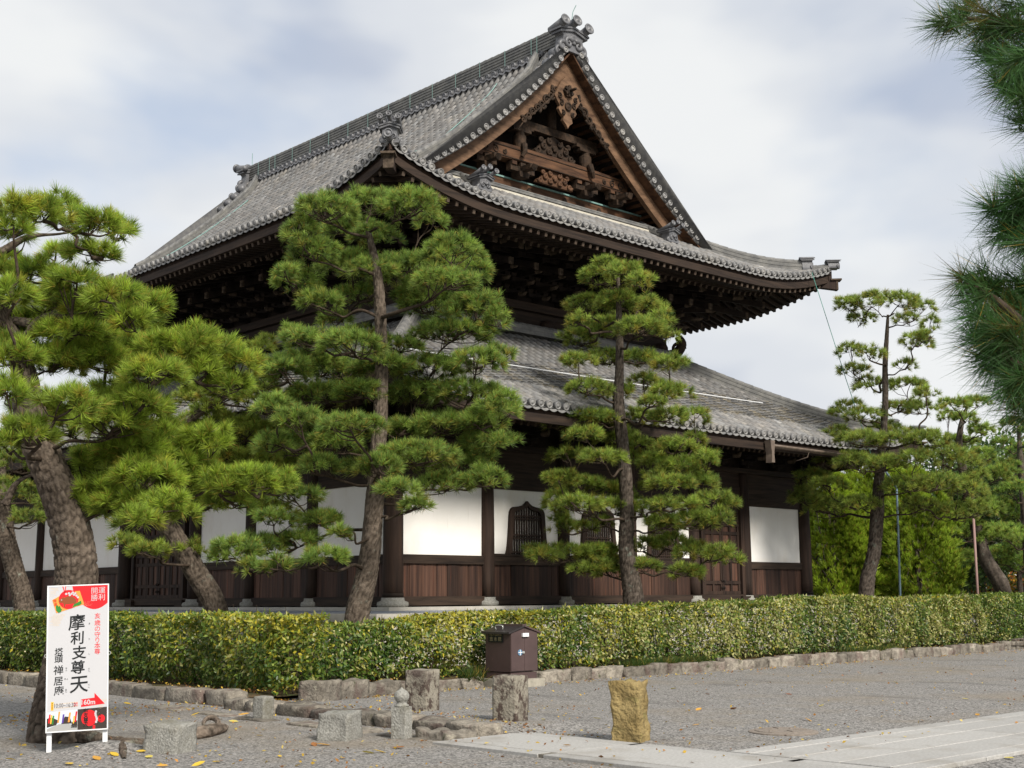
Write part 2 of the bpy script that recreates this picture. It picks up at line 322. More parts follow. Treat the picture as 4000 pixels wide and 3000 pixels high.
# ---- platform
mb = MB(); mb.box2((-2.0, -2.0, 0), (W_+2, L_+2, 1.12)); obj('platform', mb, M['stylobate'], T)
pf = T.children[0] if T.children else None
cnt = 0
for side in (0, 1):
    a = -2.05
    while a < (W_ if side == 0 else L_)+2:
        l = random.uniform(1.5, 2.1); mb = MB()
        c = (a+l/2, -1.85, 1.12) if side == 0 else (-1.85, a+l/2, 1.12)
        d = (l-.012, .45, .17) if side == 0 else (.45, l-.012, .17)
        if side == 1 and a < -1.6: a = -1.6; c = (-1.85, a+l/2, 1.12)
        rough_box(c, d, .006, cnt, 3, .05, mbk=mb); obj('edge_stone', mb, M['stylobate'], T); a += l; cnt += 1
mb = MB(); mb.add([(-1.62, -1.62, 1.27), (W_+1.6, -1.62, 1.27), (W_+1.6, -.5, 1.33), (-.5, -.5, 1.33), (-.5, L_+1, 1.33), (-1.62, L_+1, 1.27)], [(0, 1, 2, 3), (0, 3, 4, 5)])
obj('terrace', mb, M['terrace'], T)
mb = MB(); mb.box2((-.48, -.48, 1.1), (W_+.5, L_+.5, FL)); obj('floor_base', mb, M['stylobate'], T)
# ---- columns
def column(x, y, r, top):
    z0 = FL+.2; mb = MB()
    mb.lathe([(r*.97, 0), (r, .4), (r*.98, 1.6), (r*.90, top-z0-.15), (r*.80, top-z0)], (x, y, z0), n=20)
    c = obj('column', mb, M['wood_dark'], T, True)
    mb = MB(); mb.lathe([(r*1.45, 0), (r*1.55, .05), (r*1.5, .11), (r*1.15, .14), (r*1.1, .21)], (x, y, FL), n=20)
    obj('base_stone', mb, M['granite'], c, True)
    if (x, y) in ((0, 0), (W_, 0)):
        mb = MB(); mb.lathe([(r*1.03, .23), (r*1.03, .31)], (x, y, FL), n=20); obj('iron_band', mb, M['wood_black'], c, True)
for i, x in enumerate(COLX): column(x, 0, .235 if i in (0, 6) else .185, 5.25)
for i, y in enumerate(COLY[1:]): column(0, y, .235 if i in (2, 3) else .185, 5.25)
# ---- walls, bay by bay. axis 0: right front (runs along X, at y=0); axis 1: left front (runs along Y, at x=0)
def PT(ax, a, o, z): return (a, -o, z) if ax == 0 else (-o, a, z)     # o = outwards
def bbox(mb, ax, a0, a1, o0, o1, z0, z1, col=None): return mb.box2(PT(ax, a0, o0, z0), PT(ax, a1, o1, z1), col)
def wainscot(ax, a0, a1, z0, z1, n):
    wd = (a1-a0)/n; ed = [a0]+[a0+wd*(i+random.uniform(-.22, .22)) for i in range(1, n)]+[a1]
    for i in range(n):
        mb = MB(); p = random.uniform(0, .022); bow = random.uniform(.004, .016)
        a, b = ed[i]+.004, ed[i+1]-.004; q = [(a, p), (lerp(a, b, .3), p+bow), (lerp(a, b, .7), p+bow), (b, p)]
        V = [PT(ax, u, o, z) for z in (z0, z1) for u, o in q]+[PT(ax, u, -.02, z) for z in (z0, z1) for u in (a, b)]
        mb.add(V, [(0, 1, 5, 4), (1, 2, 6, 5), (2, 3, 7, 6), (0, 4, 10, 8), (3, 9, 11, 7)])
        obj('plank', mb, M['wood_plank'], WP)
def bell_outline(cx, z0, h, wb, wt, n=10):
    """cusped bell window outline, half by half"""
    pts = []
    for t in np.linspace(0, 1, n): pts.append((lerp(wb, wt, t**.55), z0+h*.70*t))
    for (u, v) in ((1, .70), (.98, .78), (.90, .845), (.78, .875), (.62, .885), (.42, .895), (.25, .915), (.12, .95), (0, 1.0)): pts.append((wt*u, z0+h*v))
    return [(cx+a, z) for a, z in pts]+[(cx-a, z) for a, z in pts[-2::-1]]
def strip(mb, ax, A, B, o0, o1):
    """band between two outlines of equal length, from depth o0 to o1"""
    n = len(A); V = [PT(ax, a, o1, z) for a, z in A]+[PT(ax, a, o1, z) for a, z in B]+[PT(ax, a, o0, z) for a, z in A]+[PT(ax, a, o0, z) for a, z in B]
    F = []
    for i in range(n-1): F += [(i, i+1, n+i+1, n+i), (2*n+i+1, 2*n+i, 3*n+i, 3*n+i+1), (i+1, i, 2*n+i, 2*n+i+1), (n+i, n+i+1, 3*n+i+1, 3*n+i)]
    mb.add(V, F)
def bay(ax, i, kind):
    global WP
    CC = COLX if ax == 0 else COLY; a0, a1 = CC[i], CC[i+1]; r = .15; a0 += r; a1 -= r
    WP = None
    if kind != 'door':
        mb = MB(); bbox(mb, ax, a0-.02, a1+.02, -.06, .10, FL+.03, FL+.235); obj('ground_sill', mb, M['wood_beam'], T)
        if kind == 'plain' or kind == 'window':
            WP = obj('wainscot', bbox(MB(), ax, a0, a1, -.10, -.025, FL+.23, 2.40), M['wood_black'], T)
            wainscot(ax, a0, a1, FL+.235, 2.395, 7)
            mb = MB(); bbox(mb, ax, a0-.02, a1+.02, -.05, .075, 2.395, 2.60); obj('rail', mb, M['wood_beam'], T)
            wall = MB(); bbox(wall, ax, a0-.05, a1+.05, -.10, .0, 2.55, 4.28); obj('plaster_panel', wall, M['plaster'], T)
        if kind == 'window':
            mb = MB(); bbox(mb, ax, a0, a1, .0, .09, 2.602, 2.66); obj('window_sill', mb, M['wood_beam'], T)
            cx = (a0+a1)/2; h = 1.32; O = bell_outline(cx, 2.662, h, .72, .60); I = bell_outline(cx, 2.662, h-.10, .585, .475)
            mb = MB(); strip(mb, ax, O, I, .003, .085); wdw = obj('window', mb, M['wood_dark'], T)
            back = MB(); n = len(I); back.add([PT(ax, a, .006, z) for a, z in I], [tuple(range(n)) if ax == 0 else tuple(range(n-1, -1, -1))]); obj('pane', back, M['paper'], wdw)
            def topz(a):
                u = abs(a-cx); best = 2.7
                for k in range(len(I)//2):
                    (p, z), (q, z2) = I[k], I[k+1]; p, q = abs(p-cx), abs(q-cx)
                    if min(p, q)-1e-6 <= u <= max(p, q)+1e-6: best = max(best, lerp(z, z2, (u-p)/(q-p) if abs(q-p) > 1e-6 else 0))
                return best
            for k in range(-6, 7):
                a = cx+k*.085
                if abs(k*.085) > .55: continue
                b = MB(); bbox(b, ax, a-.019, a+.019, .025, .05, 2.664, max(2.75, topz(a))); obj('lattice_bar', b, M['wood_dark'], wdw)
            for z in (2.71, 3.05, 3.13, 3.53, 3.60):
                hw = .57 if z < 3 else .50; b = MB(); bbox(b, ax, cx-hw*(.98 if z < 3.4 else .93), cx+hw*(.98 if z < 3.4 else .93), .05, .066, z-.018, z+.018); obj('lattice_rail', b, M['wood_dark'], wdw)
    else:
        b = MB(); bbox(b, ax, a0, a1, -.25, -.16, FL, 4.4); obj('door_recess', b, M['wood_black'], T)
        dw = (a1-a0)*(.80 if ax == 0 else .72); c = (a0+a1)/2+(.05 if ax == 0 else 0); n = 2 if ax == 0 else 4
        for sgn in (-1, 1):
            b = MB(); bbox(b, ax, c+sgn*(dw/2+.02), c+sgn*(dw/2+.16), -.15, .10, FL+.1, 4.45); obj('door_jamb', b, M['wood_dark'], T)
            b = MB(); bbox(b, ax, c+sgn*(dw/2+.09)-.2, c+sgn*(dw/2+.09)+.2, -.1, .2, FL, FL+.19); obj('door_pivot_block', b, M['wood_beam'], T)
        b = MB(); bbox(b, ax, a0, a1, -.1, .09, 4.16, 4.34); obj('door_lintel', b, M['wood_beam'], T)
        b = MB(); bbox(b, ax, a0, a1, -.1, .11, FL+.05, FL+.24); obj('threshold', b, M['wood_beam'], T)
        for k in range(n):
            u0 = c-dw/2+dw*k/n+.006; u1 = c-dw/2+dw*(k+1)/n-.006; zs0, zs1 = FL+.25, 4.15
            D = obj('door', bbox(MB(), ax, u0, u1, -.02, .0, zs0, zs1), M['wood_plank'], T)
            for u in (u0+.045, (u0+u1)/2, u1-.045):
                b = MB(); bbox(b, ax, u-.04, u+.04, .0, .035, zs0, zs1); obj('stile', b, M['wood_dark'], D)
            for z in (zs0+.04, zs0+.33, zs0+.95, zs0+1.2, zs0+1.75, zs0+2.0, zs1-.38, zs1-.04):
                b = MB(); bbox(b, ax, u0, u1, .001, .045, z-.045, z+.045); obj('door_rail', b, M['wood_dark'], D)
            for (v0, v1) in ((zs0+.38, zs0+.9), (zs0+1.25, zs0+1.7), (zs0+2.05, zs1-.43)):
                for (x0, x1) in ((u0+.09, (u0+u1)/2-.045), ((u0+u1)/2+.045, u1-.09)):
                    b = MB(); bbox(b, ax, x0, x1, .0, .014, v0, v1); obj('door_panel', b, M['wood_plank'], D)
            if k in (n//2-1, n//2):
                u = u1-.04 if k == n//2-1 else u0+.04; b = MB(); b.lathe([(.03, 0), (.035, .03), (.0, .05)], PT(ax, u, .046, zs0+.18), PT(ax, 0, 1, 0), 10); obj('knob', b, M['wood_black'], D)
                b = MB(); b.lathe([(.03, 0), (.035, .03), (.0, .05)], PT(ax, u, .046, zs0+.38), PT(ax, 0, 1, 0), 10); obj('knob', b, M['wood_black'], D)
    # beams over every bay, and the dark band above
    for (z0, z1, o) in ((4.24, 4.46, .06), (4.463, 4.80, .02), (4.803, 5.20, -.01)):
        if kind == 'door' and z0 < 4.4: continue
        b = MB(); bbox(b, ax, a0-.02, a1+.02, -.08, o, z0, z1); obj('wall_beam', b, M['wood_beam'], T)
for i, k in enumerate(('plain', 'window', 'window', 'window', 'door', 'plain')): bay(0, i, k)
for i, k in enumerate(('plain', 'plain', 'plain', 'door', 'plain', 'plain', 'plain')): bay(1, i, k)
for ax, l in ((0, W_), (1, L_)):
    b = MB(); bbox(b, ax, -.35, l+.35, -.16, .17, 5.20, 5.34); obj('plate_beam', b, M['wood_beam'], T)
    b = MB(); bbox(b, ax, -.1, l+.1, -.3, -.05, 5.33, 6.6); obj('upper_band', b, M['wood_black'], T)
# the two hidden sides and a dark inner core
b = MB(); b.box2((W_-.1, -.05, FL), (W_+.05, L_, 6.4)); b.box2((0, L_-.1, FL), (W_, L_+.05, 6.4)); obj('rear_wall', b, M['wood_black'], T)
# ================================================================== roofs
class Skirt:
    """one storey of roof: eave rectangle, profile by distance t in from the eave, corners swept up"""
    def __init__(s, e, prof, lift, pw, tl): s.e, s.prof, s.l, s.pw, s.tl = e, prof, lift, pw, tl
    def ln(s, side): return (W_ if side in 'RF' else L_)+2*s.e
    def pos(s, side, a, t):
        e = s.e
        return {'R': (a, -e+t), 'L': (-e+t, a), 'B': (W_+e-t, a), 'F': (a, L_+e-t)}[side]
    def raise_(s, side, a, t=0):
        h = s.ln(side)/2; u = min(1.02, abs(a-(s.ln(side)/2-s.e))/h); k = 2.9/h; v = max(0, (u-(1-min(1, 1.5*k)))/min(1, 1.5*k))
        return s.l*(.12*u**2+.88*v**s.pw)*max(0, 1-t/s.tl)**1.3
    def P(s, side, a, t, dz=0):
        x, y = s.pos(side, a, t); return np.array([x, y, s.prof(t)+s.raise_(side, a, t)+dz])
    def out(s, side): return {'R': (0, -1, 0), 'L': (-1, 0, 0), 'B': (1, 0, 0), 'F': (0, 1, 0)}[side]
    def along(s, side): return np.array((1., 0, 0) if side in 'RF' else (0, 1., 0))
HWU = W_/2+.9
def profU(t): sx = HWU-t; return 17.75-1.119*sx+.0452*sx*sx-.17*max(0, 1-t/3)+.30*math.exp(-(sx/.45)**2)
def profL(t): return 5.93+.47*t+.0150*t*t
UP = Skirt(.9, profU, .78, 2.2, 4.5); LO = Skirt(2.6, profL, .62, 2.4, 5.)
PITCH_ = .272
def tile_row(mb, pts, side_v, r=.082, step=.31, shade=1., jit=.20, seed=0):
    """cover tiles lapped one over the next along pts; side_v: sideways unit vector"""
    pts = np.asarray(pts, float); seg = np.r_[0, np.cumsum(np.linalg.norm(np.diff(pts, axis=0), axis=1))]; Ltot = seg[-1]; n = max(1, int(round(Ltot/step)))
    rr = random.Random(seed); ang = [math.pi*k/4 for k in range(5)]; side_v = np.asarray(side_v, float)
    for i in range(n):
        s0, s1 = Ltot*i/n, Ltot*(i+1)/n; V = []; g = shade*(1+rr.uniform(-jit, jit))*(1.3 if rr.random() < .03 else 1); off_ = rr.uniform(-.007, .009); w_ = rr.uniform(-.02, .045)
        for s_, q in ((s0, 1.0), (s1, .88)):
            p = np.array([np.interp(s_, seg, pts[:, k]) for k in range(3)]); d = np.array([np.interp(min(Ltot, s_+.1), seg, pts[:, k])-np.interp(max(0, s_-.1), seg, pts[:, k]) for k in range(3)])
            d /= np.linalg.norm(d); nv = np.cross(side_v, d); nv = nv if nv[2] > 0 else -nv
            for a in ang: V.append(p+side_v*math.cos(a)*r*q+nv*(math.sin(a)*r*q*1.05+.01*(q == 1)+off_))
        mb.add(V, [(k, k+1, 5+k+1, 5+k) for k in range(4)]+[(4, 3, 2, 1, 0)], (g*(1+w_), g, g*(1-w_)))
def disc(mb, c, ax, r=.092, shade=1.):
    ax = np.asarray(ax, float); ax = ax/np.linalg.norm(ax)
    mb.lathe([(r*.96, -.10), (r, -.02), (r, .012), (r*.80, .014), (r*.76, -.008), (r*.45, -.008), (r*.40, .008), (r*.05, .010)], c, ax, 12, (shade*1.25,)*3)
def lip(mb, p, q, drop, ax, shade=1.):
    """hanging edge of a pan tile between two rows"""
    p, q, ax = (np.asarray(a, float) for a in (p, q, ax)); n = 7; V = []
    for k in range(n):
        t = k/(n-1); c = lerp(p, q, t)+np.array([0, 0, -drop*math.sin(math.pi*t)])
        V += [c+ax*.015, c+ax*.015+np.array([0, 0, -.055]), c-ax*.3+np.array([0, 0, .10])]
    mb.add(V, [(3*k, 3*k+3, 3*k+4, 3*k+1) for k in range(n-1)]+[(3*k+2, 3*k+5, 3*k+3, 3*k) for k in range(n-1)], (shade*1.1,)*3)
def deck(sk, side, tmax, name, parent, m, na=70, ntt=16, dz=-.05):
    l0, l1 = -sk.e, sk.ln(side)-sk.e; G = []
    for a in np.linspace(l0, l1, na): tm = max(.02, tmax(a)); G.append([sk.P(side, a, tm*j/ntt, dz) for j in range(ntt+1)])
    mb = MB(); mb.grid(G); return obj(name, mb, m, parent, True)
UR = obj('upper_roof', MB().box((8.06, 11, 13.0), (8.0, 14.0, .2)), M['wood_black'], T)
LR = obj('lower_roof', MB().box((8.06, 11, 9.0), (9.6, 14.6, .2)), M['wood_black'], T)
GY0, GY1 = 1.85, 19.65           # planes of the gable edges
def tmU_R(a): return max(0, min(a+.9, W_+.9-a, 4.12))
def tmU_L(a): return HWU if GY0 <= a <= GY1 else max(0, min(a+.9, L_+.9-a))
def tmL_R(a): return max(0, min(a+2.6, W_+2.6-a, 5.55))
def tmL_L(a): return max(0, min(a+2.6, L_+2.6-a, 5.45))
for sk, root, fR, fL, nm in ((UP, UR, tmU_R, tmU_L, 'upper'), (LO, LR, tmL_R, tmL_L, 'lower')):
    for side, f in (('R', fR), ('F', fR), ('L', fL), ('B', fL)):
        deck(sk, side, f, 'roof_deck', root, M['tile_pan'], 140 if side in 'LB' else 90, 24)
def rows(sk, side, tmax, root, t0=0., t1=99., every=1, ends=True, shade=1., discs=True, big=True):
    l0, l1 = -sk.e+.14, sk.ln(side)-sk.e-.14; n = int((l1-l0)/PITCH_); A = np.linspace(l0, l1, n+1); av = sk.along(side); o = np.asarray(sk.out(side), float); k = 0
    for i, a in enumerate(A):
        tm = min(tmax(a), t1)
        if tm-t0 < .12: continue
        mb = MB(); pts = [sk.P(side, a, t, .005) for t in np.linspace(t0-(.02 if t0 == 0 else 0), tm, max(4, int((tm-t0)*5)))]
        tile_row(mb, pts, av, shade=shade*random.uniform(.92, 1.08), seed=i*7+ord(side))
        if ends and t0 == 0:
            p = sk.P(side, a, 0, .02); disc(mb, p+o*.03+(0, 0, .0), o+np.array([0, 0, -.15]), shade=random.uniform(.9, 1.1))
            if i < n: q = sk.P(side, A[i+1], 0, .02); lip(mb, p+(0, 0, -.055), q+(0, 0, -.055), .045, o)
        obj('tile_row', mb, M['tile'], root, True); k += 1
    return k
nrow = rows(UP, 'R', tmU_R, UR)+rows(UP, 'L', tmU_L, UR)
# far slopes: seen only edge-on, one piece each
def rows_joined(sk, side, tmax, root, step=.6):
    l0, l1 = -sk.e+.14, sk.ln(side)-sk.e-.14; mb = MB(); n = int((l1-l0)/PITCH_); A = np.linspace(l0, l1, n+1); av = sk.along(side); o = np.asarray(sk.out(side), float)
    for i, a in enumerate(A):
        tm = tmax(a)
        if tm < .2: continue
        tile_row(mb, [sk.P(side, a, t, .005) for t in np.linspace(0, tm, 8)], av, step=step, seed=i)
        disc(mb, sk.P(side, a, 0, .02)+o*.03, o)
    obj('rear_tile_rows', mb, M['tile'], root, True, kind='stuff')
rows_joined(UP, 'B', tmU_L, UR, 1.2); rows_joined(LO, 'B', tmL_L, LR, 1.2)
# lower roof: rows at the eave, a step, a field of lapped flat tiles, rows again under the wall
rows(LO, 'R', lambda a: tmL_R(a), LR, 0, 1.45)
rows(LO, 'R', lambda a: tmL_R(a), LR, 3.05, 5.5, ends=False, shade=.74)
def joined_rows(sk, side, tmax, root, t0, t1, shade, ends):
    l0, l1 = -sk.e+.14, sk.ln(side)-sk.e-.14; mb = MB(); n = int((l1-l0)/PITCH_); A = np.linspace(l0, l1, n+1); av = sk.along(side); o = np.asarray(sk.out(side), float)
    for i, a in enumerate(A):
        tm = min(tmax(a), t1)
        if tm-t0 < .12: continue
        tile_row(mb, [sk.P(side, a, t, .005) for t in np.linspace(t0, tm, 6)], av, shade=shade, seed=i)
        if ends: disc(mb, sk.P(side, a, 0, .02)+o*.03, o)
    obj('far_tile_rows', mb, M['tile'], root, True, kind='stuff')
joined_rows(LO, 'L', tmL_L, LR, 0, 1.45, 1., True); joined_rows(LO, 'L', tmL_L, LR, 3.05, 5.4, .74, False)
for side, tm_ in (('R', tmL_R), ('L', tmL_L)):
    l0, l1 = -2.46, LO.ln(side)-2.74; n = int((l1-l0)/PITCH_); mb = MB(); av = LO.along(side); o = np.asarray(LO.out(side), float)
    for i, a in enumerate(np.linspace(l0, l1, n+1)):
        for j in range(11):
            t = 1.40+.158*j+(.075 if i % 2 else 0)
            if t > min(3.1, tm_(a)-.05): continue
            p = LO.P(side, a, t, .085); q = LO.P(side, a, t+.3, .045); jj = random.uniform(-.02, .02); g = random.uniform(.62, 1.25); wr = random.choice((0, 0, .06, .14, -.03))
            dv = q-p; dv /= np.linalg.norm(dv); nv = np.cross(av, dv); nv = nv if nv[2] > 0 else -nv
            dv2 = dv*.31; V = []
            for (u, v_, h) in ((-.122, 0, -.03), (.122, 0, -.03), (.105, 1, -.03), (-.105, 1, -.03), (-.122, .06, .0), (-.06, 0, .038), (.06, 0, .038), (.122, .06, .0), (.105, 1, 0), (-.105, 1, 0)):
                V.append(p+av*(u+jj)+dv2*v_+nv*h)
            mb.add(V, [(0, 1, 7, 6, 5, 4), (4, 5, 6, 7, 8, 9), (1, 2, 8, 7), (3, 0, 4, 9)], (g*(1+wr), g*(1+wr*.35), g*(1-wr)))
    obj('lapped_tiles', mb, M['tile'], LR, False, kind='stuff')
    mb = MB()                                # blunt ends of the stepped course
    for i, a in enumerate(np.linspace(l0, l1, n+1)):
        if tm_(a) > 1.5: p = LO.P(side, a, 1.36, .03); mb.prism([(-.10, -.07), (.10, -.07), (.115, .045), (.05, .075), (-.05, .075), (-.115, .045)], p, av, (0, 0, 1), -o, .25, (random.uniform(.95, 1.2),)*3)
    obj('step_tiles', mb, M['tile'], LR, kind='stuff')
# ---- ridges: stacks of thin courses along a line
def ridge_stack(P, parent, courses, wd, hc, cap_r, name='ridge', base=0., m='tile_ridge', cap=True, capstep=.3):
    rt = None; z = base
    for k in range(courses):
        w_ = wd*(1.0 if k % 2 == 0 else .91)*(1-.14*k/max(1, courses)); g = random.uniform(.9, 1.1)
        mb = MB(); mb.sweep(P, [(-w_/2, z), (w_/2, z), (w_/2, z+hc*.96), (-w_/2, z+hc*.96)], (g, g, g*.98)); z += hc
        o = obj(name if rt is None else 'ridge_course', mb, M[m], parent); rt = rt or o
    if cap:
        mb = MB(); P = np.asarray(P, float); seg = np.r_[0, np.cumsum(np.linalg.norm(np.diff(P, axis=0), axis=1))]; n = int(seg[-1]/capstep)
        for i in range(n):
            V = []; g = random.uniform(.85, 1.15)
            for s_, q in ((seg[-1]*i/n, 1.), (seg[-1]*(i+1)/n, .86)):
                p = np.array([np.interp(s_, seg, P[:, k]) for k in range(3)]); d = np.array([np.interp(s_+.1, seg, P[:, k])-np.interp(s_-.1, seg, P[:, k]) for k in range(3)]); d[2] = 0; d /= np.linalg.norm(d)
                sd = np.array([d[1], -d[0], 0])
                for a in range(7): an = math.pi*a/6; V.append(p+sd*math.cos(an)*cap_r*q+np.array([0, 0, z+math.sin(an)*cap_r*q*.95]))
            mb.add(V, [(k, k+1, 8+k, 7+k) for k in range(6)]+[(6, 5, 4, 3, 2, 1, 0)], (g,)*3)
        obj('ridge_cap', mb, M[m], parent, True)
    return rt, z
def oni(parent, p, f, wd, ht, horns=3, name='ridge_end_ornament', m='tile_dark'):
    """ridge-end ornament: shaped face with cornice mouldings, rolls on top and curled feet; f: facing direction (horizontal)"""
    p = np.asarray(p, float); f = np.asarray(f, float)/np.linalg.norm(f); sd = np.array([f[1], -f[0], 0.]); up = np.array([0, 0, 1.]); mb = MB()
    O = [(-.5, 0), (.5, 0), (.52, .1), (.44, .2), (.40, .55), (.46, .62), (.46, .70), (.0, .88), (-.46, .70), (-.46, .62), (-.40, .55), (-.44, .2), (-.52, .1)]
    mb.prism([(a*wd, b*ht) for a, b in O], p-f*.16, sd, up, f, .32)
    mb.prism([(-.56*wd, .60*ht), (0, .76*ht), (.56*wd, .60*ht), (.56*wd, .68*ht), (0, .84*ht), (-.56*wd, .68*ht)], p-f*.2, sd, up, f, .42)
    mb.prism([(-.62*wd, .70*ht), (0, .86*ht), (.62*wd, .70*ht), (.62*wd, .77*ht), (0, .93*ht), (-.62*wd, .77*ht)], p-f*.22, sd, up, f, .46)
    o = obj(name, mb, M[m], parent)
    for k in range(horns):
        a = (k-(horns-1)/2)*.5*wd if horns > 1 else 0; c = p+sd*a+up*(ht*(.99-.14*abs(k-(horns-1)/2))+.03); rr = .135*wd
        mb = MB(); mb.tube([c-f*.30+up*-.06, c+f*.05, c+f*.34+up*.08], [rr*.85, rr, rr*1.0], 10); mb.lathe([(rr*1.25, 0), (rr*1.3, .05), (rr*1.0, .055), (rr*.9, .03), (rr*.4, .03), (rr*.3, .06), (.001, .065)], c+f*.33+up*.08, f+up*.22, 14)
        obj('roll', mb, M[m], o, True)
    mb = MB()
    for sg in (-1, 1):
        mb.tube(spiral(p+sd*sg*wd*.20+up*ht*.28+f*.17, wd*.17, 1.3, sd*sg, up, 2.6, -1), np.linspace(.055, .02, 22)*wd*1.6, 6)
        mb.tube(spiral(p+sd*sg*wd*.42+up*ht*.13+f*.12, wd*.15, 1.2, sd*sg, up, 2.2, -1), np.linspace(.06, .02, 22)*wd*1.5, 6)
    mb.lathe([(wd*.15, 0), (wd*.15, .05), (wd*.10, .05), (wd*.08, .03), (.001, .05)], p+up*ht*.45+f*.16, f, 12)
    obj('scroll_relief', mb, M[m], o, True, kind='stuff'); return o
MAINY0, MAINY1 = 2.05, 19.50
MRp = np.array([(W_/2, y, 17.66+.10*((y-L_/2)/(L_/2))**4) for y in np.linspace(MAINY0, MAINY1, 50)])
MRt, zt = ridge_stack(MRp, UR, 12, .54, .050, .135, 'main_ridge', .19, 'tile_ridge')
# the scalloped line of discs under the main ridge, and its flat base
for sg in (-1, 1):
    mb = MB(); n = 54
    for i in range(n):
        y = lerp(MAINY0+.8, MAINY1-.8, i/(n-1)); c = np.array([W_/2+sg*.40, y, 17.76]); mb.tube([c-np.array([sg*.3, 0, -.05]), c], [.085, .09], 8, (1.1,)*3); disc(mb, c, (sg, 0, -.15), .10)
        if i < n-1: lip(mb, c+(0, 0, -.04), np.array([c[0], lerp(MAINY0+.8, MAINY1-.8, (i+1)/(n-1)), c[2]-.04]), .06, (sg, 0, 0))
    obj('ridge_disc_row', mb, M['tile_dark'], UR, True)
mb = MB()
for y in np.arange(MAINY0+1.3, MAINY1-.5, 1.18):
    for sg in (-1, 1): mb.box((W_/2+sg*.285, y, 18.14), (.010, .014, .60))
for y in (MAINY0+1.05, MAINY1-1.6): mb.box((W_/2-.285, y, 18.14), (.010, .014, .60))
obj('ridge_tie', mb, M['verdigris'], UR, kind='stuff')
for y, f in ((MAINY0-.05, -1), (MAINY1+.05, 1)):
    ok_ = oni(UR, (W_/2, y, 17.60), (0, f, 0), 1.0, .84)
    for sg in (-1, 1):            # carved side fins running down from the ornament
        mb = MB(); mbp = []
        for k in range(4):
            s0 = .50+.30*k; z = profU(HWU-s0)+.20; c = np.array([W_/2+sg*s0, y, z]); r_ = .19-.025*k
            mb.tube([c-np.array([0, f*.22, .0]), c+np.array([0, f*.06, 0])], r_, 12); mb.lathe([(r_, 0), (r_*.8, .05), (r_*.5, .03), (.001, .07)], c+np.array([0, f*.06, 0]), (0, f, 0), 10)
            mb.tube(spiral(c+np.array([sg*.02, f*.1, .02]), r_*.9, 1.2, (sg, 0, 0), (0, 0, 1), 1.5, -1), np.linspace(.05, .02, 22), 6)
        obj('side_fin', mb, M['tile_dark'], ok_, True)
mb = MB(); mb.tube([(W_/2+.05, MAINY0-.1, 18.6), (W_/2+.1, MAINY0-.12, 18.95), (W_/2+.16, MAINY0-.2, 19.15)], .012, 5); obj('lightning_rod', mb, M['verdigris'], UR)
mb = MB(); mb.tube([(W_/2, MAINY1+.1, 18.6), (W_/2, MAINY1+.1, 19.1)], .012, 5); obj('lightning_rod', mb, M['verdigris'], UR)
# ---- descending ridges beside the gables, corner ridges
def slopeP(sx, y, sg, dz=0): return np.array([W_/2+sg*sx, y, profU(HWU-sx)+dz])
for (yk, f) in ((GY0+1.12, -1), (GY1-1.12, 1)):
    for sg in (-1, 1):
        P = [slopeP(sx, yk, sg) for sx in np.linspace(.5, 5.35, 16)]; P[0][2] += .15
        ridge_stack(P, UR, 5, .36, .062, .10, 'descending_ridge', .0)
        if f == -1:
            oni(UR, slopeP(5.45, yk, sg, -.02)+np.array([sg*.05, 0, 0]), (sg, 0, 0), .46, .55, 3)
        # rows running down outside the descending ridge and the short tiles of the gable edge
        for dy in (.28, .54, .80):
            mb = MB(); tile_row(mb, [slopeP(sx, GY0+dy if f == -1 else GY1-dy, sg, .03) for sx in np.linspace(5.55, .25, 22)], (0, 1., 0), r=.10, shade=1.05, seed=int(dy*100)); obj('verge_row', mb, M['tile'], UR, True)
        sx = .12; k = 0
        while sx < 5.75:
            sl = abs(-1.119+.0904*sx); yy = GY0 if f == -1 else GY1; c = slopeP(sx, yy, sg, .03); mb = MB()
            tile_row(mb, [c+(0, -f*.36, .02), c+(0, -f*.02, 0)][::-1], np.array([1, 0, -sg*sl])/math.hypot(1, sl), r=.088, step=.4, shade=.85, seed=k); disc(mb, c+np.array([0, f*.04, -.0]), (0, f, 0), .094, random.uniform(.95, 1.15))
            mb.prism([(-.13, -.14), (.13, -.14), (.13, -.06), (-.13, -.06)], c+np.array([0, f*.0, .0]), np.array([1, 0, -sg*sl])/math.hypot(1, sl), (0, 0, 1), (0, -f, 0), .3, (.8,)*3)
            obj('verge_tile', mb, M['tile'], UR, True); sx += .315/math.hypot(1, sl); k += 1
def corner_ridge(sk, sx, sy, tend, parent, wd=.34, two=True):
    """hip ridge from the eave corner inwards; sx,sy = which corner"""
    def hp(t, dz=0):
        e = sk.e; x = -e+t if sx < 0 else W_+e-t; y = -e+t if sy < 0 else L_+e-t
        sd_ = 'R' if sy < 0 else 'F'; return np.array([x, y, sk.P(sd_, x, t)[2]+dz])
    d = np.array([sx, sy, 0.])/math.sqrt(2); t1 = .62 if two else .2
    P = [hp(t) for t in np.linspace(t1, tend, 20)]; ridge_stack(P, parent, 5, wd, .06, .10, 'corner_ridge', .0)
    oni(parent, hp(t1-.02)+d*.05, d, .42, .52, 0 if sx > 0 else 3)
    if two:
        P = [hp(t) for t in np.linspace(.05, t1, 6)]; ridge_stack(P, parent, 2, wd*.9, .055, .09, 'corner_ridge', .0)
        oni(parent, hp(.0)+d*.04, d, .34, .34, 0)
    mb = MB(); c = hp(0)+d*.1; mb.tube([c-d*.4+(0, 0, .02), c+d*.12+(0, 0, .10)], [.085, .095], 10); disc(mb, c+d*.14+(0, 0, .10), d, .105); obj('corner_tile', mb, M['tile_dark'], parent, True)
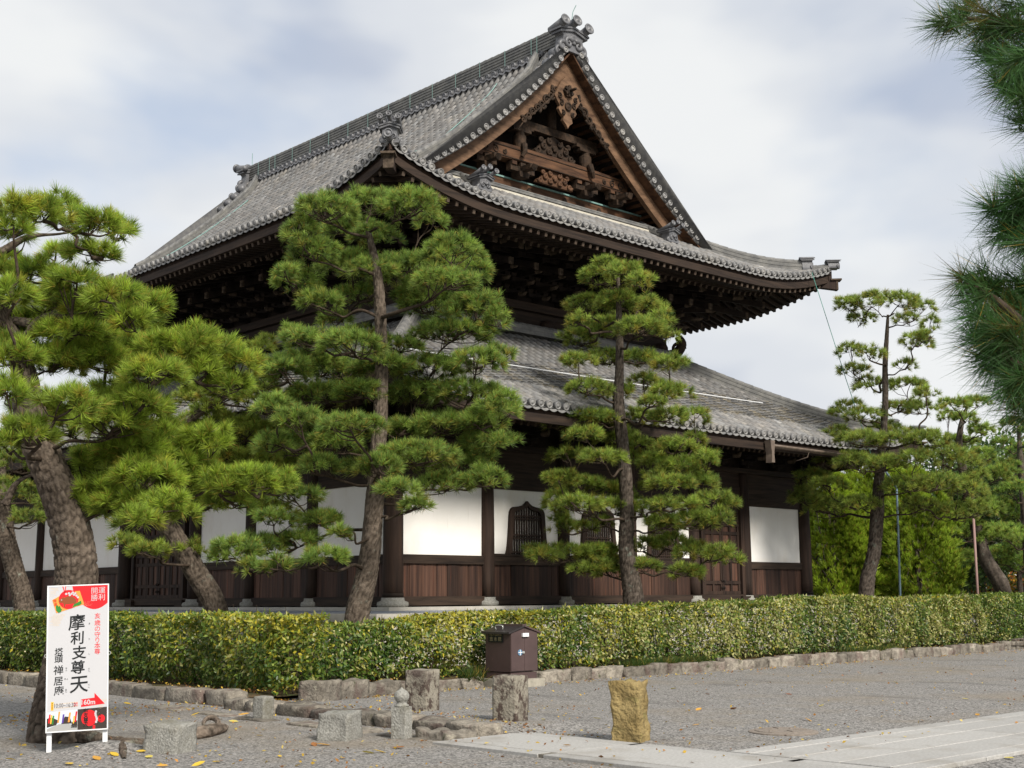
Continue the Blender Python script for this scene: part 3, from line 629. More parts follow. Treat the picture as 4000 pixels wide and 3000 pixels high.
for sx, sy in ((-1, -1), (1, -1), (-1, 1)):
    corner_ridge(UP, sx, sy, 3.35, UR, two=(sx > 0 or sy > 0)); corner_ridge(LO, sx, sy, 5.4, LR)
# course of flat tiles and mortar where the skirt roof meets the gable, and where the lower roof meets the wall
for sg in (1,):
    P = [np.array([x, 2.62, profU(3.52)+.02]) for x in np.linspace(3.1, W_-3.1, 6)]
    ridge_stack(P, UR, 3, .5, .042, .1, 'gable_foot_course', .0, 'tile_ridge', cap=False)
    for x_ in (4.15, W_-4.15):
        Q_ = [np.array([x_, y_, profU(y_+.9)+.02+.12*max(0, 1.95-y_)**1.5]) for y_ in np.linspace(2.75, 1.62, 8)]; ridge_stack(Q_, UR, 4, .26, .05, .085, 'skirt_ridge', .0); oni(UR, Q_[-1]+np.array([0, -.03, -.03]), (0, -1, 0), .46, .50, 3)
    mb = MB(); mb.box2((3.1, 2.32, profU(3.3)-.1), (W_-3.1, 2.4, profU(3.3)+.10)); obj('mortar_band', mb, M['mortar'], UR)
P = [np.array([x, 2.80, 9.02]) for x in np.linspace(2.7, W_-2.7, 30)]; ridge_stack(P, LR, 4, .36, .06, .11, 'wall_foot_ridge', .0)
P = [np.array([2.50, y, 9.02]) for y in np.linspace(2.9, L_-2.9, 30)]; ridge_stack(P, LR, 4, .36, .06, .11, 'wall_foot_ridge', .0)
# thin lightning cables lying on the roofs
mb = MB(); mb.tube([LO.P('R', a, lerp(2.55, 2.75, (a-0)/14), .13) for a in np.linspace(-.2, 14.5, 60)], .018, 4); obj('roof_cable', mb, M['white_paint'], LR)
mb = MB(); mb.tube([UP.P('L', a, t, .11) for a, t in zip(np.linspace(17.6, 18.4, 30), np.linspace(7.6, .3, 30))], .022, 4); obj('roof_cable', mb, M['verdigris'], UR)
mb = MB(); mb.tube([UP.P('L', a, t, .11) for a, t in zip(np.linspace(4.6, 3.9, 30), np.linspace(8.4, 3.2, 30))], .018, 4); obj('roof_cable', mb, M['verdigris'], UR)
# ================================================================== gable end (faces -Y)
CX = W_/2
G = obj('gable', MB().prism([(-5.0, 13.0), (5.0, 13.0), (2.6, 15.1), (0, 17.3), (-2.6, 15.1)], (CX, 3.3, 0), (1, 0, 0), (0, 0, 1), (0, 1, 0), .1), M['wood_black'], T)
for f, yy in ((-1, GY0+.36), (1, GY1-.36)):
    for sg in (-1, 1):
        Sx = np.linspace(0.0, 5.85, 30); top = []; bot = []
        for sx in Sx: z = profU(HWU-sx)-.17-.30*math.exp(-(sx/.45)**2); h = .43+.45*math.exp(-sx/.9)+.05*(sx > 5.2)*(sx-5.2); top.append((sx, z)); bot.append((sx, z-h))
        mb = MB(); n = len(Sx)
        V = [(CX+sg*a, yy, z) for a, z in top]+[(CX+sg*a, yy, z) for a, z in bot]+[(CX+sg*a, yy-f*.16, z) for a, z in top]+[(CX+sg*a, yy-f*.16, z) for a, z in bot]
        F = []
        for i in range(n-1): F += [(i, i+1, n+i+1, n+i), (2*n+i, 3*n+i, 3*n+i+1, 2*n+i+1), (i, 2*n+i, 2*n+i+1, i+1), (n+i, n+i+1, 3*n+i+1, 3*n+i)]
        F += [(n-1, 2*n-1, 4*n-1, 3*n-1)]
        mb.add(V, F); bb = obj('bargeboard', mb, M['wood_board'], G)
        # fillet boards along its top edge and the dark verge soffit with its little rafters behind
        mb = MB(); mb.sweep([(CX+sg*a, yy+f*.05, z) for a, z in top], [(-.03, -.02), (.03, -.02), (.03, .07), (-.03, .07)]) if False else None
        V = []
        for a, z in top: V += [(CX+sg*a, yy+f*.30, z+.04), (CX+sg*a, yy+f*.30, z+.10), (CX+sg*a, yy-f*.10, z+.08), (CX+sg*a, yy-f*.10, z+.02)]
        mb = MB(); mb.add(V, [(4*i+k, 4*i+(k+1) % 4, 4*i+4+(k+1) % 4, 4*i+4+k) for i in range(n-1) for k in range(4)]); obj('verge_fillet', mb, M['wood_brown'], G)
        V = []
        for a, z in top: V += [(CX+sg*a, yy-f*.17, z-.02), (CX+sg*a, yy-f*1.35, z-.02)]
        mb = MB(); mb.add(V, [(2*i, 2*i+1, 2*i+3, 2*i+2) for i in range(n-1)]); obj('verge_soffit', mb, M['wood_black'], G)
        mb = MB()
        for i in range(2, n-1): a, z = top[i]; mb.box((CX+sg*a, yy-f*.62, z-.08), (.07, .9, .10))
        obj('verge_rafters', mb, M['wood_brown'], G, kind='stuff')
    if f == 1: continue
    X, Y, Z = np.array([1., 0, 0]), np.array([0, 0, 1.]), np.array([0, -1., 0])
    # pendant under the peak
    zt_ = 16.66; y0 = yy+.02
    half = [(a_*1.28, b_*1.08) for a_, b_ in ((0, -1.26), (.05, -1.16), (.16, -1.06), (.13, -.95), (.22, -.88), (.30, -.76), (.25, -.66), (.33, -.55), (.42, -.40), (.36, -.28), (.20, .05), (.05, .22))]
    O = [(a, b) for a, b in half]+[(0, .22)]+[(-a, b) for a, b in half[::-1][:-1]]
    mb = MB(); mb.prism(O, (CX, y0-.02, zt_), X, Y, Z, .10); pend = obj('pendant', mb, M['wood_board'], G)
    mb = MB(); mb.prism([(.19*math.cos(a), .19*math.sin(a)) for a in np.arange(6)*math.pi/3], (CX, y0-.12, zt_-.22), X, Y, Z, .07)
    mb.lathe([(.13, 0), (.10, .06), (.05, .07), (.045, .26), (.03, .30), (.001, .31)], (CX, y0-.19, zt_-.22), (0, -1, 0), 8)
    for k in range(6): a = k*math.pi/3+.5; mb.box((CX+.13*math.cos(a), y0-.21, zt_-.22+.13*math.sin(a)), (.09, .06, .09), R=np.array([[math.cos(a), 0, -math.sin(a)], [0, 1, 0], [math.sin(a), 0, math.cos(a)]]))
    obj('flower_boss', mb, M['wood_carved'], pend)
    mb = MB(); mb.lathe([(.13, 0), (.135, .05), (.10, .055), (.09, .03), (.05, .03), (.04, .05), (.001, .05)], (CX, y0-.12, zt_-.68), (0, -1, 0), 14); obj('crest_disc', mb, M['wood_carved'], pend, True)
    for sg in (-1, 1):
        mb = MB()
        for (cx_, cz_, r_) in ((.27, -.62, .10), (.20, -.92, .08), (.34, -.42, .09)): mb.tube(spiral((CX+sg*cx_, y0-.14, zt_+cz_), r_, 1.4, (sg, 0, 0), (0, 0, 1), 1, 1), np.linspace(.03, .012, 22), 6)
        obj('scroll_relief', mb, M['wood_carved'], pend, True, kind='stuff')
        # pierced scrollwork wing below the bargeboard
        mb = MB(); pts = []
        for i, sx in enumerate(np.linspace(.42, 1.75, 8)):
            zc = profU(HWU-sx)-.15-(.43+.45*math.exp(-sx/.9))-.13; r_ = .17-.008*i; pts.append((CX+sg*sx, y0-.05, zc-.06))
            mb.tube(spiral((CX+sg*sx, y0-.05, zc), r_, 1.5, (sg, 0, 0), (0, 0, 1), .6+i*.9, 1 if i % 2 else -1), np.linspace(.045, .018, 22), 6)
        pts.append((CX+sg*1.98, y0-.05, pts[-1][2]-.30)); mb.tube(cat_rom(pts, 3), np.linspace(.05, .015, 3*len(pts)-2), 6)
        obj('scroll_wing', mb, M['wood_carved'], pend, True)
# gable wall timbers
def gbox(name, x0, x1, y0, y1, z0, z1, m): return obj(name, MB().box2((x0, y0, z0), (x1, y1, z1)), M[m], G)
gbox('gable_sill', 3.0, W_-3.0, 3.02, 3.3, 13.26, 13.62, 'wood_brown')
gbox('copper_strip', 3.0, W_-3.0, 2.98, 3.06, 13.622, 13.665, 'verdigris')
for k in range(6):
    x = 4.3+k*1.5; mb = MB(); mb.box((x, 3.0, 13.44), (.13, .04, .13), R=np.array([[.707, 0, -.707], [0, 1, 0], [.707, 0, .707]])); obj('diamond_nail', mb, M['wood_carved'], G)
mb = MB()
Xs = np.linspace(-3.15, 3.15, 25); V = []
for x in Xs: arch = .09*(1-(x/3.15)**2); V += [(CX+x, 2.62, 14.02+arch), (CX+x, 2.62, 14.46+arch*.8), (CX+x, 2.98, 14.46+arch*.8), (CX+x, 2.98, 14.02+arch)]
mb.add(V, [(4*i+k, 4*i+(k+1) % 4, 4*i+4+(k+1) % 4, 4*i+4+k) for i in range(24) for k in range(4)]+[(0, 1, 2, 3), (99, 98, 97, 96)])
rb = obj('rainbow_beam', mb, M['wood_brown'], G)
for sg in (-1, 1):
    mb = MB()
    for (u, r_, t_) in ((2.85, .16, 0), (2.45, .12, 1), (2.1, .08, 2)): mb.tube(spiral((CX+sg*u, 2.61, 14.24), r_, 1.4, (sg, 0, 0), (0, 0, 1), t_, 1), np.linspace(.028, .012, 22), 6)
    obj('scroll_relief', mb, M['wood_carved'], rb, True, kind='stuff')
mb = MB(); mb.box2((CX-3.0, 2.60, 14.10), (CX+3.0, 2.63, 14.125)); mb.box2((CX-3.0, 2.60, 14.40), (CX+3.0, 2.63, 14.425)); obj('beam_moulding', mb, M['wood_carved'], rb)
gbox('upper_tie', CX-1.9, CX+1.9, 2.72, 3.0, 15.22, 15.46, 'wood_carved')
def capital(x, z, s_=1., y=2.75):
    mb = MB(); mb.box((x, y, z), (.34*s_, .34, .16), taper=(1.25, 1.1)); mb.box((x, y, z+.16), (.95*s_, .2, .15)); mb.box((x, y-.25, z+.16), (.2, .55, .15))
    for k in (-1, 0, 1): mb.box((x+k*.36*s_, y, z+.30), (.2, .26, .12))
    mb.tube([(x, y-.42, z+.12), (x, y-.58, z+.10), (x, y-.64, z+.2)], [.09, .10, .07], 8)
    c = obj('bracket_capital', mb, M['wood_carved'], G)
    mb = MB()
    for k in (-1, 1): mb.box((x+k*.36*s_, y-.141, z+.30), (.18, .015, .10))
    obj('block_face', mb, M['wood_brown'], c); return c
for x in (CX-2.75, CX-1.35, CX+1.35, CX+2.75): capital(x, 13.70, 1. if abs(x-CX) < 2 else .8)
def carving(c, w_, h_, m='wood_carved', n=3):
    """mass of carved clouds and scrolls"""
    c = np.asarray(c, float); mb = MB(); O = [(-.5, 0), (.5, 0), (.46, .18), (.36, .35), (.30, .62), (.16, .78), (.0, .95), (-.16, .78), (-.30, .62), (-.36, .35), (-.46, .18)]
    mb.prism([(a*w_, b*h_) for a, b in O], c, (1, 0, 0), (0, 0, 1), (0, -1, 0), .10); o = obj('carved_strut', mb, M[m], G); mb = MB()
    for sg in (-1, 1):
        for (u, v, r_, t_) in ((.40, .16, .15, 0), (.26, .40, .13, 2), (.14, .18, .12, 4), (.12, .66, .12, 1), (.33, .62, .09, 3), (.02, .42, .10, 5)):
            mb.tube(spiral(c+np.array([sg*u*w_, -.13, v*h_]), r_*h_*1.1, 1.5, (sg, 0, 0), (0, 0, 1), t_, -1), np.linspace(.05, .02, 22), 6)
    obj('scroll_relief', mb, M[m], o, True, kind='stuff')
carving((CX, 2.80, 13.66), 1.55, .52, 'wood_brown'); carving((CX, 2.80, 14.52), 1.75, .72)
for sg in (-1, 1):
    mb = MB(); mb.lathe([(.17, 0), (.20, .15), (.20, .35), (.15, .42), (.15, .55)], (CX+sg*1.38, 2.75, 14.52), n=14); mb.box((CX+sg*1.38, 2.75, 15.06), (.7, .3, .1)); mb.box((CX+sg*1.38, 2.75, 15.17), (.95, .25, .1))
    mb.tube([(CX+sg*1.38, 2.55, 14.6), (CX+sg*1.42, 2.48, 14.35), (CX+sg*1.5, 2.52, 14.2)], [.10, .08, .05], 8)
    obj('gable_post', mb, M['wood_carved'], G)
mb = MB(); mb.lathe([(.15, 0), (.16, .3), (.12, 1.0)], (CX, 2.8, 15.46), n=12); obj('king_post', mb, M['wood_carved'], G)
mb = MB()
for k in range(-9, 10):
    x = k*.48; zt2 = profU(HWU-abs(x))-.35
    mb.box2((CX+x-.235, 3.24, 13.6), (CX+x+.235, 3.3, max(13.7, zt2)))
obj('gable_boarding', mb, M['wood_black'], G)
# ================================================================== upper storey wall, brackets, rafters
c0x, c1x, c0y, c1y = 2.87, W_-2.87, 3.17, L_-3.17
UW = obj('upper_wall', MB().box2((c0x, c0y, 8.8), (c1x, c1y, 12.6)), M['wood_black'], T)
for ax, a0, a1, o in ((0, c0x, c1x, c0y), (1, c0y, c1y, c0x)):
    for (z0, z1, p, m_) in ((9.15, 9.52, .03, 'wood_beam'), (9.525, 9.80, .02, 'wood_beam'), (9.83, 10.06, .16, 'wood_beam')):
        b = MB(); bbox(b, ax, a0-.3, a1+.3, -o-.05, -o+p, z0, z1); obj('frieze_beam', b, M[m_], UW)
    n = 5 if ax == 0 else 7
    for k in range(n):
        a = lerp(a0, a1, k/(n-1)); mb = MB(); mb.lathe([(.24, 0), (.24, .45), (.19, .56)], PT(ax, a, -o+.02, 9.05), n=16); obj('upper_column', mb, M['wood_dark'], UW, True)
# one bracket cluster, copied along the walls (built about its wall point: +x along, -y outwards)
mb = MB()
def arm(a0, a1, o0, o1, z0, z1): mb.box2((a0, -o1, z0), (a1, -o0, z1))
for tier in range(4):
    z = 10.10+.27*tier; o = .12+.34*tier
    arm(-.07, .07, -.1, o+.30, z, z+.13); hw = .34+.04*tier
    arm(-hw, hw, o-.06, o+.06, z+.135, z+.25)
    for k in (-1, 0, 1): mb.box((k*hw*.9, -o, z+.30), (.17, .18, .10), taper=(1.25, 1.25))
    if tier: arm(-.30, .30, .0, .1, z+.135, z+.25)
core_n = len(mb.f)
mb.beam((0, -.2, 11.16), (0, -2.05, 10.52), .13, .17); mb.beam((0, -.2, 11.46), (0, -2.45, 10.86), .13, .17)
mb.slot = 1
def nose(p, d, r=.085):
    p, d = np.asarray(p, float), np.asarray(d, float); mb.tube([p-d*.12, p, p+d*.16+np.array([0, 0, .03]), p+d*.26+np.array([0, 0, .10])], [r*.8, r, r*.85, r*.35], 8)
for tier in range(3): nose((0, -(.12+.34*tier+.32), 10.16+.27*tier), (0, -1, -.3), .07)
mb.box((0, -2.08, 10.51), (.14, .06, .18)); mb.box((0, -2.48, 10.85), (.14, .06, .18))
mb.tube([(-.02, -1.75, 11.12), (.02, -2.0, 11.10)], .12, 10)

bm_ = mb.mesh('bracket_cluster', [M['wood_black'], M['wood_end']])  # near-black wood and darkened ends: eave shade put into the bracket colours
for i in range(12): put('bracket_cluster', bm_, UW, loc=(lerp(c0x, c1x, i/11), c0y, 0))
for i in range(17): put('bracket_cluster', bm_, UW, loc=(c0x, lerp(c0y, c1y, i/16), 0), rz=-math.pi/2)
for i in range(8): put('bracket_cluster', bm_, UW, loc=(c1x, lerp(c0y, c1y-6, i/7), 0), rz=math.pi/2)
# corner clusters reaching out on the diagonal
for (x, y, a) in ((c0x, c0y, -math.pi/4), (c1x, c0y, math.pi/4)): put('bracket_cluster', bm_, UW, loc=(x, y, 0), rz=a, scale=(1, 1.35, 1))
mb = MB()
mb.tube(cat_rom([(c1x+.05, c0y-.05, 9.2), (c1x+.35, c0y-.35, 9.3), (c1x+.5, c0y-.5, 9.6), (c1x+.42, c0y-.42, 9.85)], 5), np.linspace(.2, .12, 16), 8)
mb.tube(spiral((c1x+.4, c0y-.4, 9.45), .22, 1.3, (.707, -.707, 0), (0, 0, 1)), np.linspace(.07, .03, 22), 6); obj('carved_nose', mb, M['wood_carved'], UW, True)
# purlins carried by the brackets
for ax, a0, a1, o in ((0, c0x, c1x, c0y), (1, c0y, c1y, c0x)):
    for (d, z) in ((1.2, 11.25), (1.75, 11.28)): b = MB(); bbox(b, ax, a0-d, a1+d, -o+d-.09, -o+d+.09, z, z+.2); obj('eave_purlin', b, M['wood_black'], UW)
# rafters: two tiers, following the lifted eave; the same for both roofs
def rafters(sk, side, root, zin, tin, name, gap, a_lo, a_hi, single, t2=1.25, drop=.46, w_=.085, h_=.11, zmid=.36):
    l0, l1 = -sk.e+.25, sk.ln(side)-sk.e-.25; n = int((l1-l0)/gap); joined = MB()
    for i in range(n+1):
        a = lerp(l0, l1, i/n); lim = min(a+sk.e, sk.ln(side)-sk.e-a)
        zr = sk.prof(0)+sk.raise_(side, a); p0 = np.array([*sk.pos(side, a, .14), zr-drop]); p1 = np.array([*sk.pos(side, a, min(t2+.35, lim+.12)), zr-drop+zmid*min(1, (lim+.12)/(t2+.35))])
        q0 = np.array([*sk.pos(side, a, t2), zr-drop+zmid*.72-.17]); ti = min(tin, max(lim, t2+.1)); q1 = np.array([*sk.pos(side, a, ti), lerp(q0[2], zin, (ti-t2)/(tin-t2))])
        av = tuple(sk.along(side)); o = np.asarray(sk.out(side), float)
        for (p, q, ok__) in ((p0, p1, True), (q0, q1, lim > t2+.15)):
            if not ok__: continue
            m_ = MB() if (single and a_lo <= a <= a_hi) else joined
            m_.slot = 0; m_.beam(p, q, w_, h_); m_.slot = 1; d = (p-q)/np.linalg.norm(p-q); m_.beam(p, p+d*.012, w_*.98, h_*.98)
            if m_ is not joined: obj('rafter', m_, [M['wood_beam'], M['rafter_end']], root)
    if joined.f: obj('far_rafters', joined, [M['wood_beam'], M['rafter_end']], root, kind='stuff')
    # boards: fascia pieces above the rafter ends and the dark soffit behind
    A = np.linspace(-sk.e, sk.ln(side)-sk.e, 50); av = sk.along(side)
    for (t, z0, z1, nm, m__) in ((.06, -.40, -.20, 'eave_fascia', 'wood_beam'), (.12, -.20, -.07, 'eave_board', 'wood_dark'), (t2-.03, -drop+zmid*.72-.10, -drop+zmid*.72+.05, 'inner_fascia', 'wood_beam')):
        V = []
        for a in A:
            lim = min(a+sk.e, sk.ln(side)-sk.e-a); aa = a if t < .2 else min(max(a, -sk.e+t), sk.ln(side)-sk.e-t)
            zr = sk.prof(0)+sk.raise_(side, aa); x, y = sk.pos(side, aa, min(t, max(lim, .0)) if t < .2 else t); x2, y2 = sk.pos(side, aa, t+.12)
            V += [(x, y, zr+z0), (x, y, zr+z1), (x2, y2, zr+z1), (x2, y2, zr+z0)]
        m_ = MB(); m_.add(V, [(4*i+k, 4*i+(k+1) % 4, 4*i+4+(k+1) % 4, 4*i+4+k) for i in range(49) for k in range(4)]); obj(nm, m_, M[m__], root)
    Gd = []
    for a in A:
        lim = max(.15, min(a+sk.e, sk.ln(side)-sk.e-a, tin+.2)); zr = sk.prof(0)+sk.raise_(side, a); row = []
        for t in np.linspace(0, 1, 10):
            tt = .12+(lim-.12)*t; z = zr-drop+.06+zmid*tt/(t2+.35) if tt < t2 else lerp(zr-drop+.06+zmid*t2/(t2+.35), zin+.08, (tt-t2)/(tin-t2))
            row.append((*sk.pos(side, a, tt), z))
        Gd.append(row)
    m_ = MB(); m_.grid(Gd); obj('soffit', m_, M['wood_black'], root)
rafters(UP, 'R', UR, 12.15, 4.0, 'u', .27, -1, 99, True); rafters(UP, 'B', UR, 12.15, 3.75, 'u', .27, -1, 9, True); rafters(UP, 'L', UR, 12.15, 3.75, 'u', .27, 0, 0, False)
rafters(LO, 'R', LR, 6.35, 2.7, 'l', .235, -3, 99, True, t2=.85, drop=.34, zmid=.26, w_=.075, h_=.09); rafters(LO, 'L', LR, 6.35, 2.7, 'l', .235, 0, 0, False, t2=.85, drop=.34, zmid=.26); rafters(LO, 'B', LR, 6.35, 2.7, 'l', .235, 0, 0, False, t2=.85, drop=.34, zmid=.26)
# hip rafters with weathered ends
for (sk, root, zi, dr) in ((UP, UR, 12.1, .55), (LO, LR, 6.3, .42)):
    for sx, sy in ((-1, -1), (1, -1), (-1, 1)):
        d = np.array([sx, sy, 0])/math.sqrt(2); x = -sk.e if sx < 0 else W_+sk.e; y = -sk.e if sy < 0 else L_+sk.e; zr = sk.prof(0)+sk.l
        p = np.array([x, y, zr-dr])+d*.12; q = np.array([x-sx*3.3, y-sy*3.3, zi]); mb = MB(); mb.beam(p, q, .22, .30); h = obj('hip_rafter', mb, M['wood_dark'], root)
        mb = MB(); mb.beam(p-d*.02, p+d*.05, .24, .31); mb.beam(p-d*.18+np.array([0, 0, .175]), p+d*.16+np.array([0, 0, .18]), .34, .05); obj('hip_rafter_end', mb, M['wood_end'], h)
# dark carved band and small brackets under the lower eave
mb = MB()
for k in range(3): mb.box((0, -.10-.22*k, 5.42+.17*k), (.13, .34+.1*k, .12)); mb.box((0, -.16-.22*k, 5.50+.17*k), (.55+.1*k, .11, .10))
mb.slot = 1; mb.tube([(0, -.62, 5.62), (0, -.80, 5.60), (0, -.88, 5.70)], [.07, .075, .03], 8); mb.box((.22, -.2, 5.55), (.08, .02, .1)); mb.box((-.22, -.2, 5.55), (.08, .02, .1))
lb = mb.mesh('eave_bracket', [M['wood_black'], M['wood_end']])
for i in range(len(COLX)): put('eave_bracket', lb, T, loc=(COLX[i], 0, 0))
for i in range(len(COLX)-1): put('eave_bracket', lb, T, loc=((COLX[i]+COLX[i+1])/2, 0, 0))
for i in range(1, len(COLY)): put('eave_bracket', lb, T, loc=(0, COLY[i], 0), rz=-math.pi/2); put('eave_bracket', lb, T, loc=(0, (COLY[i]+COLY[i-1])/2, 0), rz=-math.pi/2)
b = MB(); b.box2((-1.0, -1.08, 5.95), (W_+1.0, -.92, 6.10)); b.box2((-1.08, -.9, 5.95), (-.92, L_+1, 6.10)); obj('eave_purlin', b, M['wood_black'], T)
# copper rain gutter with its hopper, hung on the right end of the lower eave
gp = np.array([LO.P('R', a, -.10, -.22) for a in np.linspace(10.9, 16.5, 14)]); mb = MB()
for a in range(len(gp)): gp[a][2] = gp[0][2]-.02*a/13
mb.sweep(gp, [(.08*math.cos(t), .08*math.sin(t)) for t in np.linspace(math.pi, 2*math.pi, 7)]+[(.065*math.cos(t), .065*math.sin(t)) for t in np.linspace(2*math.pi, math.pi, 7)]); gt = obj('rain_gutter', mb, M['copper_gutter'], T, True)
mb = MB(); mb.prism([(-.10, .1), (-.05, -.28), (-.07, -.5), (.07, -.5), (.05, -.28), (.10, .1)][::-1], gp[0]+np.array([-.1, .1, 0]), (1, 0, 0), (0, 0, 1), (0, -1, 0), .2); obj('gutter_hopper', mb, M['copper_gutter'], gt)
for k in (4, 8, 12): mb = MB(); mb.tube([gp[k]+np.array([0, -.02, -.05]), gp[k]+np.array([0, .05, -.22]), gp[k]+np.array([-.1, .35, -.30])], .014, 5); obj('gutter_bracket', mb, M['copper_gutter'], gt)
# ================================================================== ground, kerbs, path
def ground_h(x, y):
    k = np.clip((x+7.75)/2.6, 0, 1); inb = (x > -7.72)
    g = .11*(1-k)*inb*np.clip((y+12.2)/.5, 0, 1)*np.clip((-5.6-y)/.6, 0, 1)
    hump = .11*np.exp(-(((x+11.72)**2+(y+10.05)**2)/.14))                     # earth heaved up round the roots of the near pine
    return g+hump+.012*vn(np.stack([x*.6, y*.6, x*0], -1))
xs = np.r_[-300, -120, -60, -40, np.arange(-30, -14, 1.), np.arange(-14, -4, .12), np.arange(-4, 26, 1.5), 40, 80, 200, 500]
ys = np.r_[-300, -120, -60, -40, np.arange(-30, -18, 1.), np.arange(-18, -4.4, .12), np.arange(-4.4, 26, 1.5), 40, 80, 200, 500]
GX, GYY = np.meshgrid(xs, ys, indexing='ij'); Z = ground_h(GX, GYY)
nx, ny = GX.shape; idx = np.arange(nx*ny).reshape(nx, ny)
F = np.stack([idx[:-1, :-1], idx[1:, :-1], idx[1:, 1:], idx[:-1, 1:]], -1).reshape(-1, 4)
struct('gravel_ground', np_mesh('gravel_ground', np.stack([GX, GYY, Z], -1).reshape(-1, 3), F, np.ones((nx*ny, 3)), M['gravel'], True))
# planted strip inside the kerbs
bx_ = np.array([(-7.45, 12.), (-7.5, -6.1), (-5.5, -5.45), (19.9, -5.3), (30, -5.3), (30, 30), (-7.4, 30)])
mb = MB(); GP = []
for x in np.r_[np.arange(-7.55, 21, .35)]: GP.append([(x, y, .13+.03*vn(np.array([[x*1.3, y*1.3, 0]]))[0]+.04*min(1, max(0, y+5))) for y in np.r_[np.linspace(-5.35 if x > -6.3 else -6.0, -1.9, 10), 0, 5, 12, 25] if True])
mb.grid(GP); struct('planting_soil', mb.mesh('planting_soil', M['soil'], True))
# kerb of hewn stones along the right hedge
KR = thing('stone_kerb', 'row of rough hewn kerb stones under the long right hedge', 'kerb', (8, -5.45, 0))
x = -.75; i = 0
while x < 20.6:
    l = random.uniform(.34, .62); h = random.uniform(.19, .26); yb = -5.42+random.uniform(-.03, .03)+(max(0, x-14)*.05)
    rough_box((x+l/2, yb, -.04), (l-.012, .28, h+.03), .026, i, 4, .05, rz=random.uniform(-.06, .06), mbk=(m_ := MB())); obj('kerb_stone', m_, M['kerb_rock'], KR, True); x += l; i += 1
x = 20.4
for k in range(5): rough_box((20.55+.1*k, -4.9+.42*k, -.04), (.3, .42, .3), .02, k+60, 4, .1, mbk=(m_ := MB())); obj('kerb_stone', m_, M['kerb_rock'], KR, True)
KL = thing('stone_kerb', 'mossy low kerb of long stones under the left hedge', 'kerb', (-7.6, 0, 0))
y = -6.0; i = 0
while y < 11:
    l = random.uniform(.7, 1.3); h = random.uniform(.17, .24)
    rough_box((-7.62+random.uniform(-.03, .03), y+l/2, -.04), (.34, l-.03, h+.04), .03, i+100, 5, .12, rz=random.uniform(-.04, .04), mbk=(m_ := MB())); obj('kerb_stone', m_, M['kerb_rock'], KL, True); y += l; i += 1
KC = thing('stone_kerb', 'big pale and brown kerb blocks at the near corner of the hedge', 'kerb', (-5, -6, 0))
for (x0, y0, l, h, dpt, rz) in ((-6.35, -6.35, .75, .34, .4, .5), (-5.65, -6.02, .95, .30, .34, .33), (-4.75, -5.72, .95, .22, .3, .22), (-3.9, -5.58, .75, .18, .28, .08), (-3.2, -5.56, .62, .17, .26, .0), (-2.6, -5.55, .5, .17, .26, 0)):
    rough_box((x0, y0, -.04), (l, dpt, h+.04), .035, int(x0*10), 5, .12, rz=rz, mbk=(m_ := MB())); obj('kerb_stone', m_, M['kerb_rock'], KC, True)
# stone edge of the old gutter running towards the path
GE = thing('stone_gutter', 'stepped line of brown boulders edging an old gutter', 'gutter', (-7.9, -9, 0))
y = -6.2; i = 0
while y > -12.0:
    l = random.uniform(.5, .85); h = random.uniform(.12, .17) if y > -11.3 else .13
    rough_box((-7.86+random.uniform(-.05, .05), y-l/2, -.05), (.42, l-.03, h+.05), .04, i+200, 5, .12, rz=random.uniform(-.08, .08), mbk=(m_ := MB())); obj('gutter_stone', m_, M['kerb_rock'], GE, True); y -= l; i += 1
y = -6.6
for (yy, l) in ((-5.6, .9), (-7.0, 1.0), (-8.1, .8), (-9.35, .7), (-10.3, .75), (-11.35, .85)):
    rough_box((-8.58+random.uniform(-.05, .05), yy, -.05), (.34, l, .065+random.uniform(0, .015)), .02, int(yy*9), 5, .1, mbk=(m_ := MB())); obj('gutter_stone', m_, M['kerb_rock'], GE, True)
rough_box((-8.40, -11.80, -.06), (.45, .6, .15), .04, 77, 6, .14, mbk=(m_ := MB())); obj('gutter_stone', m_, M['kerb_rock'], GE, True)
# paved paths: granite slabs a little proud of the gravel, thin joints
def slab(x0, x1, y0, y1, parent, h=.03):
    g = .006; mb = MB(); b = .006; x0 += g; x1 -= g; y0 += g; y1 -= g
    mb.add([(x0, y0, -.05), (x1, y0, -.05), (x1, y1, -.05), (x0, y1, -.05), (x0, y0, h-b), (x1, y0, h-b), (x1, y1, h-b), (x0, y1, h-b), (x0+b, y0+b, h), (x1-b, y0+b, h), (x1-b, y1-b, h), (x0+b, y1-b, h)],
           [(0, 1, 5, 4), (1, 2, 6, 5), (2, 3, 7, 6), (3, 0, 4, 7), (4, 5, 9, 8), (5, 6, 10, 9), (6, 7, 11, 10), (7, 4, 8, 11), (8, 9, 10, 11)]); obj('paving_slab', mb, M['slab'], parent)
PA = struct('narrow_path', MB().box2((-8.88, -26, -.06), (-7.43, -12.17, .027)).mesh('narrow_path', M['path_joint']))
y = -12.15
while y > -25:
    l = random.uniform(1.5, 2.1); slab(-8.68, -7.66, y-l, y, PA, .033+random.uniform(0, .002)); slab(-8.90, -8.69, y-l*.9-.1, y, PA, .03); slab(-7.65, -7.42, y-l*1.05, y, PA, .03); y -= l*1.05 if False else l
PB = struct('wide_path', MB().box2((-7.38, -17.2, -.06), (60, -15.12, .027)).mesh('wide_path', M['path_joint']))
for (ya, yb, lo, hi) in ((-15.36, -15.10, 1.2, 2.0), (-15.84, -15.37, 1.3, 2.2), (-16.40, -15.85, 1.2, 2.0), (-16.95, -16.41, 1.2, 2.2), (-17.22, -16.96, 1.2, 2.2)):
    x = -7.40-random.uniform(0, .4) if False else -7.39
    while x < 32:
        l = random.uniform(lo, hi); slab(x, x+l, ya, yb, PB, .033+random.uniform(0, .003)); x += l
